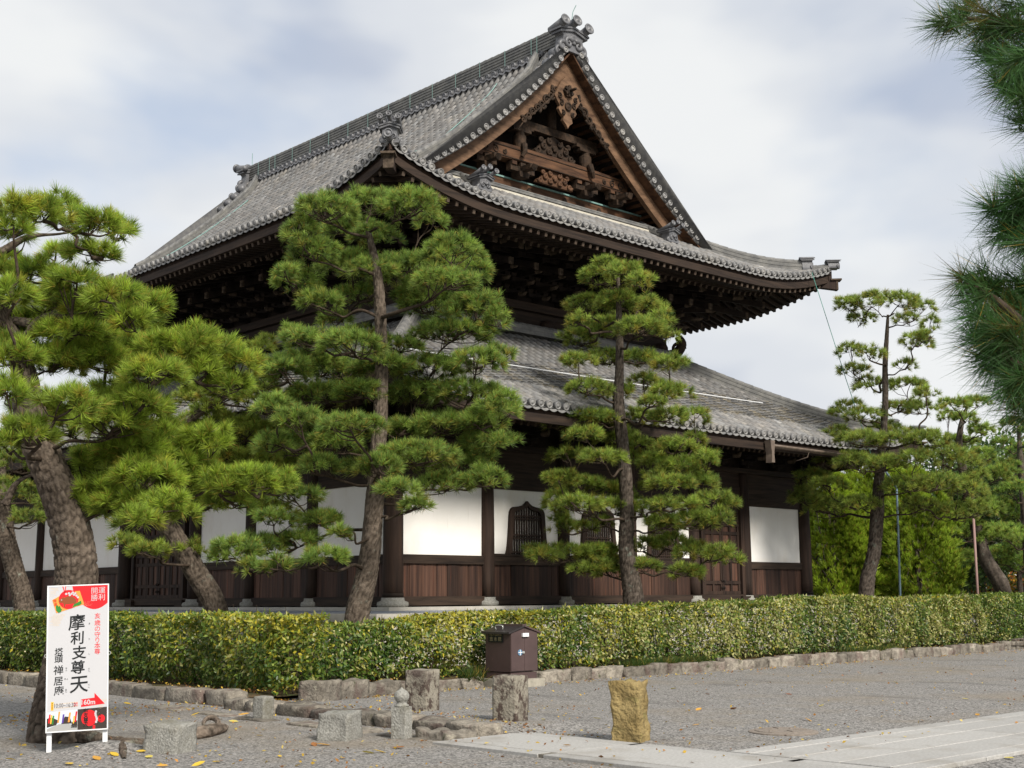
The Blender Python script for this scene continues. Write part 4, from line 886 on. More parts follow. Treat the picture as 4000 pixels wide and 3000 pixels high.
# manhole cover
mc = gz(1692, 1581.5); MH = thing('manhole_cover', 'round worn manhole cover sunk in the gravel near the path', 'manhole', mc)
mb = MB(); mb.lathe([(.41, -.05), (.41, .012), (.38, .02), (.345, .02)], mc, n=40); obj('ring', mb, M['iron_cover'], MH)
mb = MB(); mb.lathe([(.34, -.02), (.34, .026), (.32, .03), (.02, .03)], mc, n=40); obj('lid', mb, M['iron_cover'], MH)
mb = MB()
for k in range(6): a = k*math.pi/3; mb.box(mc+np.array([.2*math.cos(a), .2*math.sin(a), .032]), (.16, .02, .012), rz=a)
obj('lid_ribs', mb, M['iron_cover'], MH, kind='stuff')
# ================================================================== stone posts and blocks standing in the gravel
def post(name, label, px, py, wd, dp, h, m, rz, amp=.012, tilt=(0, 0), taper=1., bev=.06, sub=8, cat='stone post', dz=0, freq=5.):
    p = gz(px, py); p[2] = float(ground_h(np.array([p[0]]), np.array([p[1]]))[0]); f = ray(px, py); p = p+np.array([f[0], f[1], 0])*wd*.5
    t = rough_box(p+np.array([0, 0, -.06]), (wd, dp, h+.06), amp, px*.1, sub, bev, rz=rz, tilt=tilt, taper=taper, freq=freq)
    o = obj(name, t, M[m], None, True); tag(o, label, cat); return o, p
post('stone_block', 'square grey granite block beside the tree root, nearest the sign', 367, 1629, .42, .42, .30, 'granite', .55, .03, bev=.03, cat='stone block')
post('stone_block', 'square rough granite block left of the finial post', 733, 1600, .40, .38, .31, 'granite', .50, .03, bev=.03, cat='stone block')
post('stone_post', 'small rounded-top granite post at the end of the left kerb', 568, 1557, .20, .20, .31, 'granite', .2, .004, bev=.12, sub=10)
post('stone_post', 'tall lichen-stained stone post behind the finial post', 912, 1547, .35, .35, .55, 'lichen_rock', .35, .010, bev=.05)
_, pb = post('stone_post', 'lichen-stained stone post in front of the fire hydrant box', 1103, 1572, .34, .34, .55, 'lichen_rock', .35, .010, bev=.05)
FT, fp = None, gz(867, 1598)
FT = thing('finial_post', 'slim pale granite post with an onion-shaped finial', 'stone post', fp)
mb = MB(); rough_box(fp+np.array([.08, .10, -.05]), (.18, .18, .41), .002, 5, 4, .02, rz=.4, mbk=mb); obj('shaft', mb, M['granite'], FT)
mb = MB(); mb.lathe([(.085, 0), (.085, .02), (.06, .035), (.058, .05), (.062, .055), (.075, .075), (.088, .10), (.09, .13), (.078, .16), (.05, .185), (.022, .20), (.012, .215), (.001, .222)], fp+np.array([.08, .10, .36]), n=24); obj('onion_finial', mb, M['granite'], FT, True)
post('stone_post', 'leaning ochre-yellow stone post standing alone near the path', 1363, 1602, .36, .34, .66, 'ochre_rock', .42, .03, tilt=(-.045, .01), taper=.97, bev=.04, sub=14, freq=9)
fb = pb.copy(); mb = MB(); rough_box((fb[0]+.05, fb[1]-.02, -.03), (.50, .46, .055), .02, 9, 6, .12, rz=.35, mbk=mb); tag(obj('footing_slab', mb, M['kerb_rock'], None, True), 'flat broken footing slab under the post before the hydrant box', 'stone slab')
# ================================================================== fire hydrant box
hp = gz(1103.2, 1468.2, .15); H = thing('fire_hydrant_box', 'dark brown steel fire hydrant cabinet standing before the hedge', 'hydrant box', (hp[0], hp[1], 0))
hx, hy = hp[0], hp[1]; hw, hd, hh = .67, .67, .76
mb = MB(); rough_box((hx+hw/2, hy+hd/2, -.04), (hw+.18, hd+.22, .19), .004, 3, 4, .03, mbk=mb); obj('concrete_base', mb, M['concrete'], H)
mb = MB(); mb.box2((hx+.01, hy+.01, .15), (hx+hw-.01, hy+hd-.01, .265)); obj('plinth', mb, M['hydrant_paint'], H)
mb = MB(); mb.prism([(0, 0), (hw, 0), (hw, hh*.93), (hw*.5, hh+.03), (0, hh*.93)], (hx, hy+.004, .28), (1, 0, 0), (0, 0, 1), (0, 1, 0), hd-.004); obj('body', mb, M['hydrant_paint'], H)
for k, (u0, u1) in enumerate(((.006, hw*.5-.003), (hw*.5+.003, hw-.006))):
    mb = MB(); zt_ = lambda u: .28+(hh*.93+(hh*.07+.03)*(1-abs(u-hw/2)/(hw/2)))-.025
    mb.prism([(u0, .295), (u1, .295), (u1, zt_(u1)), (u0, zt_(u0))], (hx, hy-.012, 0), (1, 0, 0), (0, 0, 1), (0, 1, 0), .014); obj('door', mb, M['hydrant_paint'], H)
for sg in (0, 1):
    mb = MB(); a = (hx-.07 if sg == 0 else hx+hw+.07); b0 = hx+hw*.5; zlo, zhi = .28+hh*.93-.035, .28+hh+.04
    q = [(a, zlo), (b0, zhi), (b0, zhi+.02), (a, zlo+.035)]; q = q if sg == 0 else q[::-1]
    mb.prism([(u, v) for u, v in q], (0, hy-.035, 0), (1, 0, 0), (0, 0, 1), (0, 1, 0), hd+.07); obj('lid_panel', mb, M['hydrant_dark' if sg == 0 else 'hydrant_paint'], H)
mb = MB(); mb.box2((hx+hw*.5-.05, hy-.02, .28+hh+.04), (hx+hw*.5+.05, hy+hd+.05, .28+hh+.085)); obj('ridge_cap', mb, M['hydrant_paint'], H)
c_ = np.array([hx+.06, hy+.36, .28+hh*.93+.04]); mb = MB(); mb.tube(cat_rom([c_+(0, -.09, 0), c_+(-.01, -.09, .07), c_+(-.01, .09, .07), c_+(0, .09, 0)], 4), .011, 6); obj('lid_handle', mb, M['metal'], H, True)
mb = MB(); mb.box2((hx+hw*.40, hy-.05, .90), (hx+hw*.62, hy-.012, .965)); obj('latch', mb, M['white_paint'], H)
mb = MB(); mb.lathe([(.055, 0), (.055, .008), (.001, .009)], (hx+hw*.33, hy-.012, .62), (0, -1, 0), 20); lk = obj('lock_disc', mb, M['glass_blue'], H)
mb = MB(); mb.box((hx+hw*.33, hy-.024, .62), (.10, .004, .012)); mb.box((hx+hw*.33, hy-.0245, .62), (.012, .004, .10)); obj('lock_cross', mb, M['white_paint'], lk)
mb = MB(); mb.lathe([(.022, 0), (.022, .03), (.001, .035)], (hx+hw*.44, hy-.012, .62), (0, -1, 0), 12); obj('knob', mb, M['metal'], H)
mb = MB(); mb.box2((hx-.012, hy+.19, .80), (hx+.002, hy+.58, .995)); pl = obj('plate', mb, M['sign_black'], H)
def text(body, size, origin, X, Y, m, parent, name='lettering', align='CENTER', bold=0., sx=1., shear=0., lift=.003, rot=0., vertical=0):
    cu = bpy.data.curves.new('t', 'FONT'); cu.body = body; cu.size = size; cu.align_x = align; cu.align_y = 'CENTER'; cu.offset = bold; cu.shear = shear; cu.resolution_u = 3
    ob = bpy.data.objects.new('t', cu); COL.objects.link(ob); dg = bpy.context.evaluated_depsgraph_get(); me = bpy.data.meshes.new_from_object(ob.evaluated_get(dg)); bpy.data.objects.remove(ob)
    n = len(me.vertices); V = np.zeros(n*3); me.vertices.foreach_get('co', V); V = V.reshape(-1, 3); ca, sa = math.cos(rot), math.sin(rot)
    o, X, Y = (np.asarray(a, float) for a in (origin, X, Y)); N = np.cross(X, Y); u, v = V[:, 0]*sx*ca-V[:, 1]*sa, V[:, 0]*sx*sa+V[:, 1]*ca
    P = o+u[:, None]*X+v[:, None]*Y+N*lift; me.vertices.foreach_set('co', P.ravel()); me.materials.clear(); me.materials.append(M[m]); me.update()
    return put(name, me, parent)
Xh, Yh = np.array([0, -1., 0]), np.array([0, 0, 1.])
text('FIRE HYDRANT', .085, (hx-.012, hy+.385, .945), Xh, Yh, 'gold_letter', pl, sx=.60); text('放 水 銃', .085, (hx-.012, hy+.385, .855), Xh, Yh, 'gold_letter', pl, sx=1.05)
# ================================================================== notice board on two legs
sb = gz(103.5, 1629); fwd = np.array([fw[0], fw[1], 0]); fwd /= np.linalg.norm(fwd); rgt = np.array([fwd[1], -fwd[0], 0])
th = math.radians(14); sX = rgt*math.cos(th)+fwd*math.sin(th); sN = np.cross(sX, [0, 0, 1.]); roll_ = math.radians(2.0)
sX2 = sX*math.cos(roll_)+np.array([0, 0, 1.])*math.sin(roll_); sY = np.cross(sN, sX2); sY = -sY if sY[2] < 0 else sY
SG = thing('notice_board', 'tall white notice board with red corner and brush writing, before the left pine', 'sign', sb)
BW, B0, B1 = .62, .225, 1.755      # width, bottom, top above the left foot
o0 = np.array([sb[0], sb[1], 0.])-sX2*.02
def SP(u, v, d=0): return o0+sX2*u+sY*v+sN*d          # sN points to the viewer
mb = MB(); mb.prism([(0, B0), (BW, B0), (BW, B1), (0, B1)], o0-sN*.035, sX2, sY, sN, .035); BD = obj('board', mb, M['sign_white'], SG)
mb = MB()
for q in (((-.008, B0-.008), (BW+.008, B0-.008), (BW+.008, B0+.004), (-.008, B0+.004)), ((-.008, B1-.004), (BW+.008, B1-.004), (BW+.008, B1+.008), (-.008, B1+.008)), ((-.008, B0), (.004, B0), (.004, B1), (-.008, B1)), ((BW-.004, B0), (BW+.008, B0), (BW+.008, B1), (BW-.004, B1))): mb.prism(q, o0-sN*.038, sX2, sY, sN, .042)
obj('rim', mb, M['white_paint'], SG)
for u, v0 in ((.0, -.02), (BW-.05, .075)):
    mb = MB(); mb.prism([(u, v0-.05), (u+.05, v0-.05), (u+.05, B1-.05), (u, B1-.05)], o0-sN*.085, sX2, sY, sN, .045); obj('leg', mb, M['white_paint'], SG)
for u in (-.012, BW+.012): mb = MB(); mb.tube([SP(u+.016*math.cos(a), 1.02+.018*math.sin(a), -.02) for a in np.linspace(0, 2*math.pi, 13)], .004, 5, cap=False); obj('ring', mb, M['metal'], SG)
# print: every patch is a thin piece laid on the board. u from 0..1 across, v from 0 (bottom of board) to 1 (top)
LV = [0]
def U(a): return a*BW
def Vv(b): return lerp(B0, B1, b)
def patch(pts, m, lay=1, parent=None, name='print'):
    mb = MB(); P = [SP(U(a), Vv(b), .0012*lay) for a, b in pts]; mb.add(P, [tuple(range(len(P)))]); me = mb.mesh(name, M[m])
    return put(name, me, parent or BD)
def circ(cu, cv, r, a0=0, a1=2*math.pi, n=28, ky=1.): return [(cu+r*math.cos(a), cv+r*ky*(BW/(B1-B0))*math.sin(a)) for a in np.linspace(a0, a1, n, endpoint=abs(a1-a0) < 6.2)]
# red corner
arc = [(.40, .998), (.42, .955)]+[(.42+.58*t, .955-.125*math.sin(math.pi*(.06+.72*t))) for t in np.linspace(.05, 1, 14)]+[(.998, .998)]
RC = patch(arc[::-1] if False else arc, 'sign_red', 1, name='red_corner')
def tx(body, size, a, b, m, lay, parent=None, bold=0., sx=1., shear=0., rot=0.): return text(body, size, SP(U(a), Vv(b)), sX2, sY, m, parent or BD, bold=bold, sx=sx, shear=shear, lift=.0012*lay, rot=rot)
for c, a, b in (('開', .77, .956), ('運', .895, .958), ('勝', .77, .907), ('利', .895, .909)): tx(c, .076, a, b, 'sign_white', 3, RC)
# tan brush lines
for (a0, b0, n, l) in ((.02, .985, 9, .14), (.02, .80, 11, .24), (.64, .11, 8, .22), (.84, .20, 9, .14), (.53, .885, 5, .2), (.56, .165, 0, .2)):
    for k in range(n): e = random.uniform(0, .08); patch([(a0+e, b0-.0075*k), (min(.99, a0+l+e*.5-.01*k), b0-.0075*k), (min(.99, a0+l+e*.5-.01*k), b0-.0075*k+.002), (a0+e, b0-.0075*k+.002)], 'sign_tan', 1, name='brush_line')
# votive plaque picture with a boar
EM = patch([(.065, .885), (.33, .965), (.505, .952)][:0] or [(.07, .905), (.30, .955), (.525, .963), (.60, .868), (.14, .812)], 'sign_orange', 2, name='plaque_picture')
patch(circ(.34, .905, .165), 'sign_red', 3, EM, 'sun_disc')
boar = [(.175, .893), (.19, .905), (.22, .912), (.25, .925), (.265, .918), (.33, .928), (.41, .924), (.46, .906), (.475, .885), (.46, .880), (.455, .866), (.43, .862), (.425, .876), (.36, .872), (.29, .872), (.285, .855), (.26, .851), (.262, .872), (.24, .884), (.205, .884)]
patch(boar, 'sign_brown', 4, EM, 'boar'); patch(circ(.225, .903, .009), 'sign_white', 5, EM, 'boar_eye')
for k, (a, b) in enumerate(((.30, .944), (.345, .948), (.39, .944), (.36, .935), (.43, .937), (.47, .93), (.495, .918), (.45, .946), (.41, .952))): patch(circ(a, b, .020, n=7), 'sign_white', 5, EM, 'blossom_print')
patch([(.14, .83), (.13, .862), (.155, .872), (.175, .858), (.20, .865), (.215, .845), (.235, .84), (.22, .822), (.18, .815)], 'sign_green', 5, EM, 'leaf_print'); patch([(.40, .848), (.43, .868), (.48, .88), (.55, .895), (.56, .872), (.52, .862), (.47, .858)], 'sign_green', 5, EM, 'leaf_print')
tx('開', .036, .115, .897, 'sign_red', 5, EM); tx('運', .036, .125, .872, 'sign_red', 5, EM)
patch([(.255, .965), (.262, .965), (.285, .948), (.278, .948)], 'sign_red', 3, name='cord'); patch([(.235, .998), (.25, .998), (.285, .955), (.275, .952)], 'sign_red', 3, name='cord'); patch([(.285, .998), (.30, .998), (.29, .952), (.28, .952)], 'sign_red', 3, name='cord')
# main brush column, name column, readings
for c, a, b, s_ in (('摩', .475, .735, .175), ('利', .49, .628, .145), ('支', .52, .527, .150), ('尊', .50, .425, .150), ('天', .52, .308, .195)): tx(c, s_, a, b, 'sign_black', 2, bold=.0024, shear=.08, rot=.05)
for c, a, b, s_ in (('塔', .185, .540, .088), ('頭', .185, .492, .088), ('禅', .185, .414, .105), ('居', .185, .340, .100), ('庵', .195, .272, .105)): tx(c, s_, a, b, 'sign_black', 2, bold=.0009, shear=.08, rot=.05)
for c, b in zip('亥歳の守り本尊', (.778, .731, .690, .648, .610, .572, .532)): tx(c, .066, .825, b, 'sign_red', 2)
for c, b in (('ま', .730), ('り', .622), ('し', .520), ('そ', .416), ('ん', .402), ('て', .305), ('ん', .290)): tx(c, .022, .69, b, 'sign_black', 2)
for c, b in (('せ', .428), ('ん', .414), ('きょ', .355), ('あ', .28), ('ん', .268)): tx(c, .022, .315, b, 'sign_black', 2)
# hours, arrow, photographs
patch([(.07, .145), (.115, .145), (.115, .203), (.07, .203)], 'sign_yellow', 1, name='label_box')
for c, b in zip('参拝時間', (.192, .180, .168, .156)): tx(c, .016, .092, b, 'sign_dark', 2)
patch([(.13, .155), (.51, .163), (.51, .195), (.13, .187)], 'sign_tan', 1, name='hours_box'); patch([(.133, .158), (.507, .166), (.507, .192), (.133, .184)], 'sign_white', 2, name='hours_box')
tx('10:00~16:30', .062, .295, .175, 'sign_dark', 3, sx=.72); tx('拝観', .022, .475, .184, 'sign_red', 3); tx('無料', .022, .475, .170, 'sign_red', 3)
AR = patch([(.565, .163), (.565, .212), (.775, .216), (.775, .244), (.955, .183), (.775, .180)][::-1] if False else [(.565, .158), (.955, .172), (.785, .250), (.785, .217), (.565, .210)], 'sign_red', 2, name='arrow')
tx('160m', .072, .675, .187, 'sign_white', 3, AR, bold=.0015, sx=.95)
PH = patch([(.0, .0), (.505, .0), (.505, .143), (.0, .133)], 'sign_sky', 1, name='street_photo')
patch([(0, 0), (.505, 0), (.505, .03), (.36, .05), (.2, .05), (0, .02)], 'sign_grey', 2, PH, 'picture_patch'); patch([(.0, .03), (.16, .045), (.2, .075), (.08, .10), (0, .09)], 'sign_dark', 2, PH, 'picture_patch'); patch([(.24, .05), (.42, .05), (.38, .095), (.30, .10)], 'sign_dark', 2, PH, 'picture_patch'); patch([(.40, .02), (.505, .02), (.505, .07), (.42, .06)], 'sign_dark', 2, PH, 'picture_patch')
for (a, b, c_, w_, h_) in ((.03, .06, 'sign_red', .03, .06), (.06, .055, 'sign_yellow', .03, .06), (.09, .05, 'sign_green', .03, .06), (.18, .06, 'sign_orange', .035, .075), (.25, .055, 'sign_purple', .035, .06), (.35, .06, 'sign_orange', .04, .065), (.46, .06, 'sign_red', .035, .07), (.43, .05, 'sign_yellow', .03, .05)): patch([(a, b), (a+w_*.7, b), (a+w_*1.3, b+h_), (a+w_*.5, b+h_)], c_, 3, PH, 'banner_print')
PL = patch([(.51, .0), (.998, .0), (.998, .15), (.51, .143)], 'sign_dark', 1, name='lantern_photo')
patch(circ(.70, .080, .13, ky=1.05), 'sign_red', 2, PL, 'lantern_print'); patch(circ(.90, .072, .06, ky=1.1), 'sign_red', 2, PL, 'lantern_print'); patch([(.76, .0), (.80, .0), (.80, .03), (.76, .03)], 'sign_red', 2, PL, 'lantern_print')
for c, b in zip('利支尊天', (.128, .098, .066, .036)): tx(c, .052, .645, b, 'sign_black', 4, PL, bold=.0015)
for k in range(7): patch(circ(.815+.012*math.sin(k), .05+.012*k, .02, n=6), 'sign_white', 4, PL, 'blossom_print')
for c, b in zip('支尊天', (.095, .075, .055)): tx(c, .026, .88, b, 'sign_black', 4, PL)
# ================================================================== pines
G_FRESH, G_DEEP, G_OLD = np.array([.365, .50, .092]), np.array([.13, .23, .055]), np.array([.54, .39, .08])
def needle_mesh(name, P, A, n, ln, wd, col, rng, spread=(8, 74), jit=.42, m='needles', oldf=.06):
    """P tuft centres, A axes, col (N,3): a burst of n needles from every centre"""
    N = len(P); th = np.radians(rng.uniform(spread[0], spread[1], (N, n))); ph = rng.uniform(0, 2*np.pi, (N, n))
    ref = np.where(np.abs(A[:, 2:3]) < .9, [[0, 0, 1.]], [[1., 0, 0]]); B1_ = np.cross(A, ref); B1_ /= np.linalg.norm(B1_, axis=1)[:, None]; B2_ = np.cross(A, B1_)
    d = A[:, None]*np.cos(th)[..., None]+(B1_[:, None]*np.cos(ph)[..., None]+B2_[:, None]*np.sin(ph)[..., None])*np.sin(th)[..., None]
    L = (ln if np.ndim(ln) == 0 else ln[:, None, None])*rng.uniform(.72, 1.12, (N, n, 1)); rv = rng.normal(size=(N, n, 3)); sd = np.cross(d, rv); sd /= np.linalg.norm(sd, axis=2)[..., None]
    b = P[:, None]+d*.012-A[:, None]*rng.uniform(0, .05, (N, n, 1)); w_ = wd*.5
    tip = b+d*L; tip[..., 2] -= .05*L[..., 0]
    V = np.stack([b+sd*w_, b-sd*w_, tip], 2).reshape(-1, 3); F = np.arange(len(V)).reshape(-1, 3)
    c = col[:, None]*(1+rng.uniform(-jit, jit, (N, n, 1))); old = rng.random((N, n, 1)) < oldf; c = np.where(old, G_OLD*rng.uniform(.6, 1.2, (N, n, 1)), c)
    c = c.reshape(-1, 3); C = np.stack([c*.62+np.array([.02, .008, 0]), c*.62+np.array([.02, .008, 0]), c*1.22], 1).reshape(-1, 3)      # darker and browner at the base, lighter at the tip
    return np_mesh(name, V, F, C, M[m])
def bark_tube(P, R, seg=28, rings=90, cell=(.10, .045), depth=.018, seed=0, lump=.05, dark=.32):
    """trunk with plated bark as real relief: rings along a smooth curve, cracks between jittered cells"""
    P = cat_rom(P, 10); R = np.interp(np.linspace(0, 1, len(P)), np.linspace(0, 1, len(R)), R); s_ = np.r_[0, np.cumsum(np.linalg.norm(np.diff(P, axis=0), axis=1))]; Lt = s_[-1]
    q = np.linspace(0, Lt, rings); C = np.stack([np.interp(q, s_, P[:, k]) for k in range(3)], 1); r = np.interp(q, s_, R); Tn = np.gradient(C, axis=0); Tn /= np.linalg.norm(Tn, axis=1)[:, None]
    u = np.cross(Tn, [0.3, 1., 0]); u /= np.linalg.norm(u, axis=1)[:, None]; v = np.cross(Tn, u); a = np.linspace(0, 2*np.pi, seg, endpoint=False)
    rad = u[:, None]*np.cos(a)[None, :, None]+v[:, None]*np.sin(a)[None, :, None]; X = C[:, None]+rad*r[:, None, None]
    # cells in (height, angle)
    na = max(6, int(2*np.pi*r.mean()/cell[1])); hh = q[:, None]/cell[0]+0*a; aa = a[None]/(2*np.pi)*na+0*q[:, None]; hh = hh+.35*vn(np.stack([aa*.7, hh*.7, 0*aa], -1), seed)
    d1 = np.full(hh.shape, 9.); d2 = d1.copy(); i0, j0 = np.floor(hh).astype(int), np.floor(aa).astype(int)
    for di in (-1, 0, 1):
        for dj in (-1, 0, 1):
            I, J = i0+di, (j0+dj); Jm = J % na; px = I+.15+.7*_h(I, Jm, Jm*0+seed, 1); py = J+.15+.7*_h(I, Jm, Jm*0+seed, 2); d = np.hypot(hh-px, aa-py)
            d2 = np.where(d < d1, d1, np.minimum(d2, d)); d1 = np.minimum(d1, d)
    e = np.clip((d2-d1)/.35, 0, 1); dep = depth*np.minimum(1, r/.12)[:, None]
    X = X+rad*((e-.6)*dep)[..., None]+rad*(lump*r[:, None]*fbm(X*2.2+seed, 2))[..., None]
    idx = np.arange(rings*seg).reshape(rings, seg); F = np.stack([idx[:-1], np.roll(idx[:-1], -1, 1), np.roll(idx[1:], -1, 1), idx[1:]], -1).reshape(-1, 4)
    tone = np.clip(dark+(1-dark)*e+.12*fbm(X*6, 2, 5), .3, 1.25); return X.reshape(-1, 3), F, np.repeat(tone.reshape(-1, 1), 3, 1)
def pine(name, label, D, trunk, pads, seed, needle=.16, n=80, wdt=.0045, dens=1., tone=(1., 1., 1.), bark='bark', flat=1., crown_r=2.0, yellow=.35, group=None, cell=(.11, .05), depth=.026, rings=150, seg=44, foot=None, droop=0., tsz=.16, extra_limbs=(), branches=True, grow=1.06, filler=.35):
    rng = np.random.default_rng(seed); k = D/2819.           # metres per view pixel at this distance
    tp = [at(x, y, D+dd) for x, y, wd_, dd in trunk]; tr = [wd_/2*k for x, y, wd_, dd in trunk]
    if foot is not None: tp[0] = np.array(foot, float)
    t = thing(name, label, 'pine tree', (tp[0][0], tp[0][1], tp[0][2]), group)
    V, F, C = bark_tube(tp, tr, seg=seg, rings=rings, cell=cell, depth=depth, seed=seed); tk = put('trunk', np_mesh('trunk', V, F, C, M[bark], True), t)
    tpx = np.array([(x, y) for x, y, _, _ in trunk], float); tc3 = cat_rom(tp, 8); TP, TA, TC, TL = [], [], [], []
    up = np.array([0, 0, 1.]); fh = np.array([fw[0], fw[1], 0]); fh /= np.linalg.norm(fh); rt = np.array([fh[1], -fh[0], 0])
    axis_px = lambda q: abs(q[0]-np.interp(q[1], tpx[::-1, 1], tpx[::-1, 0]))
    fill = [(p_[0]+rng.uniform(-.35, .35)*p_[2], p_[1]+rng.uniform(-.3, .35)*p_[3], p_[2]*.85, p_[3]*.85, rng.uniform(-.3, 1.)*crown_r*.5, .92) for p_ in pads if rng.random() < filler]
    ends = []
    for pi, pd in enumerate(sorted(pads, key=axis_px)+fill):
        main = pi < len(pads); x, y, w_, h_ = pd[:4]; xt = np.interp(y, tpx[::-1, 1], tpx[::-1, 0]); off = abs(x-xt)*k; room = math.sqrt(max(.05, crown_r**2-min(off, crown_r)**2))
        dd = pd[4] if len(pd) > 4 else rng.uniform(-.75, .75)*room
        tone_p = pd[5] if len(pd) > 5 else 1.
        kk = (D+dd)/2819.; c = at(x, y, D+dd); a = max(.14, w_/2*kk*grow-needle*.5); b_ = max(.14, a*rng.uniform(.75, 1.0)); cz = max(.08, h_/2*kk*grow-needle*.42)*flat
        area = math.pi*a*b_+.9*math.pi*(a+b_)*cz; nt_ = max(6, int(area/(tsz**2)*dens*(1.12 if main else .7)))
        u = rng.normal(size=(nt_, 3)); u /= np.linalg.norm(u, axis=1)[:, None]; u[:, 2] = np.where(u[:, 2] < -.25, -u[:, 2], u[:, 2]); rr = rng.uniform(.70, 1.0, (nt_, 1))
        q = u*rr; pos = c+rt*(q[:, 0:1]*a)+fh*(q[:, 1:2]*b_)+up*(q[:, 2:3]*cz-.15*cz); pos = pos+rng.normal(size=(nt_, 3))*.03
        ax = rt*u[:, 0:1]+fh*u[:, 1:2]+up*(u[:, 2:3]*.8+.55-droop); ax = ax+rng.normal(size=(nt_, 3))*.18; ax /= np.linalg.norm(ax, axis=1)[:, None]
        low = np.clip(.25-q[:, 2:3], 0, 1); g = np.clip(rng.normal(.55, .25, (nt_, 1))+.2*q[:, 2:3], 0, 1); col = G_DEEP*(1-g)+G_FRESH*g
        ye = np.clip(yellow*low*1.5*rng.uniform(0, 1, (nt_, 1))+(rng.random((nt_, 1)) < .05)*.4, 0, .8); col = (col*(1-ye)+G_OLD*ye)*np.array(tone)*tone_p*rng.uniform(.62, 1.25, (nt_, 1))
        TP.append(pos); TA.append(ax); TC.append(col); TL.append(np.full(nt_, needle)*rng.uniform(.85, 1.1, nt_))
        # the limb that carries this pad
        if branches and main:
            end = c+up*(-cz*.55); zt = end[2]-.15*off; i = int(np.argmin(np.abs(tc3[:, 2]-min(zt, tc3[-1, 2]-.05)))); s0 = tc3[i]; best = np.linalg.norm(end-s0)
            for e_ in ends:                                # fork from a nearer limb where there is one
                d_ = np.linalg.norm(end-e_)+.8*max(0, e_[2]-end[2]-.1)
                if d_ < best*.8: best = d_/.8; s0 = e_
            dv = end-s0; ll = np.linalg.norm(dv)
            if ll > .25:
                wob = lambda s_: rng.normal(size=3)*s_*ll; r0 = min(.018+.014*ll, np.interp(i, np.linspace(0, len(tc3)-1, len(tr)), tr)*.62)
                Q = cat_rom([s0, s0+dv*.25+wob(.05)+up*(-.03*ll), s0+dv*.5+wob(.06)+up*(-.05*ll), s0+dv*.75+wob(.05), end, end+dv/ll*a*.55+up*.05], 5)
                ends += [Q[len(Q)//2], Q[int(len(Q)*.75)], Q[-6]]
                mbb = MB(); mbb.tube(Q, np.linspace(r0, r0*.30, len(Q)), 6)
                for j in rng.choice(nt_, min(nt_, max(4, int(nt_*.11))), replace=False):
                    f0 = Q[int(len(Q)*rng.uniform(.45, .97))]; e1 = pos[j]-ax[j]*.03; md = lerp(f0, e1, .5)+np.array([0, 0, -.10*np.linalg.norm(e1-f0)])+rng.normal(size=3)*.03; mbb.tube(cat_rom([f0, md, e1], 2), np.linspace(r0*.33, .007, 5), 4)
                obj('branch', mbb, M['twig'], t, True)
    for (pts, w0, w1) in extra_limbs:
        Q = cat_rom([at(x, y, D+dd) for x, y, dd in pts], 6); V, F, C = bark_tube(Q, [w0/2*k, w0*.36*k, w1*.3*k, 1.2*k], seg=18, rings=60, cell=(.08, .045), depth=.012, seed=seed+3); put('branch', np_mesh('branch', V, F, C, M[bark], True), t)
    P, A, C, Ln = np.vstack(TP), np.vstack(TA), np.vstack(TC), np.concatenate(TL)
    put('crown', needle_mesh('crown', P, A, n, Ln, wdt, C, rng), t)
    # pale winter buds at the tuft tips
    pk = rng.random(len(P)) < .35; bp = P[pk]; put('buds', needle_mesh('buds', bp, A[pk], 2, .05, .012, np.tile([.30, .16, .07], (len(bp), 1)), rng, (0, 14)), t, kind='stuff')
    return t
T2P = [(700,455,150,100),(800,440,150,80),(885,445,140,100),(650,500,90,90),(760,500,150,70),(680,545,120,80),(930,480,80,70),
 (760,575,170,75),(870,585,190,85),(975,545,150,100),(1025,590,90,100),(960,610,160,70),
 (640,610,120,80),(690,650,110,60),(620,590,70,50),(775,640,110,60,1.2),(730,690,90,50,1.2),
 (935,660,160,80),(1030,665,130,100),(1070,690,70,70),(980,720,190,60),(890,640,100,50,1.0),
 (670,735,140,60),(760,745,160,60),(860,750,130,55),(640,720,80,50),
 (620,800,130,80),(720,800,170,75),(830,790,150,60),(930,795,160,70),(1030,780,130,70),(1085,765,70,60),(570,830,80,60),
 (680,855,150,70),(780,845,120,60),(900,850,150,70),(1010,850,170,80),(1085,880,90,110),(1040,910,120,80),(590,880,100,70),
 (650,905,130,60),(760,920,160,60),(860,930,140,60),(960,920,170,70),(1040,955,110,60),(720,960,140,60),
 (640,965,120,80),(690,1010,110,70),(590,960,90,70),
 (900,985,190,80),(990,1000,150,70),(820,1010,120,70),(1050,1035,100,70),(960,1045,150,60),(860,1060,110,60),(900,1090,80,50),(780,1010,90,60),
 (640,1070,130,60),(590,1120,110,50),(690,1120,110,50),
 (510,1190,120,70),(570,1180,120,70),(640,1170,120,60),(700,1205,110,60),(600,1220,90,50),(550,1225,80,45),(470,1200,60,45),(735,1150,60,40)]
t2f = gy(775, 1370, -3.2); t2f[2] = .12
pine('pine_tree', 'tall layered pine with straight trunk right before the hall\'s near corner', 25.4, [(757, 1420, 56, 0), (770, 1345, 50, 0), (796, 1220, 44, 0), (806, 1120, 40, 0), (815, 1000, 34, 0), (822, 880, 30, 0), (824, 760, 26, 0), (820, 650, 24, 0), (815, 590, 20, 0), (800, 520, 14, 0), (790, 480, 8, 0)], T2P, 21, foot=t2f, n=50, wdt=.0115, dens=1.2, grow=1.10, needle=.175, crown_r=2.3, yellow=.34, tsz=.165, tone=(.90, .95, .98))
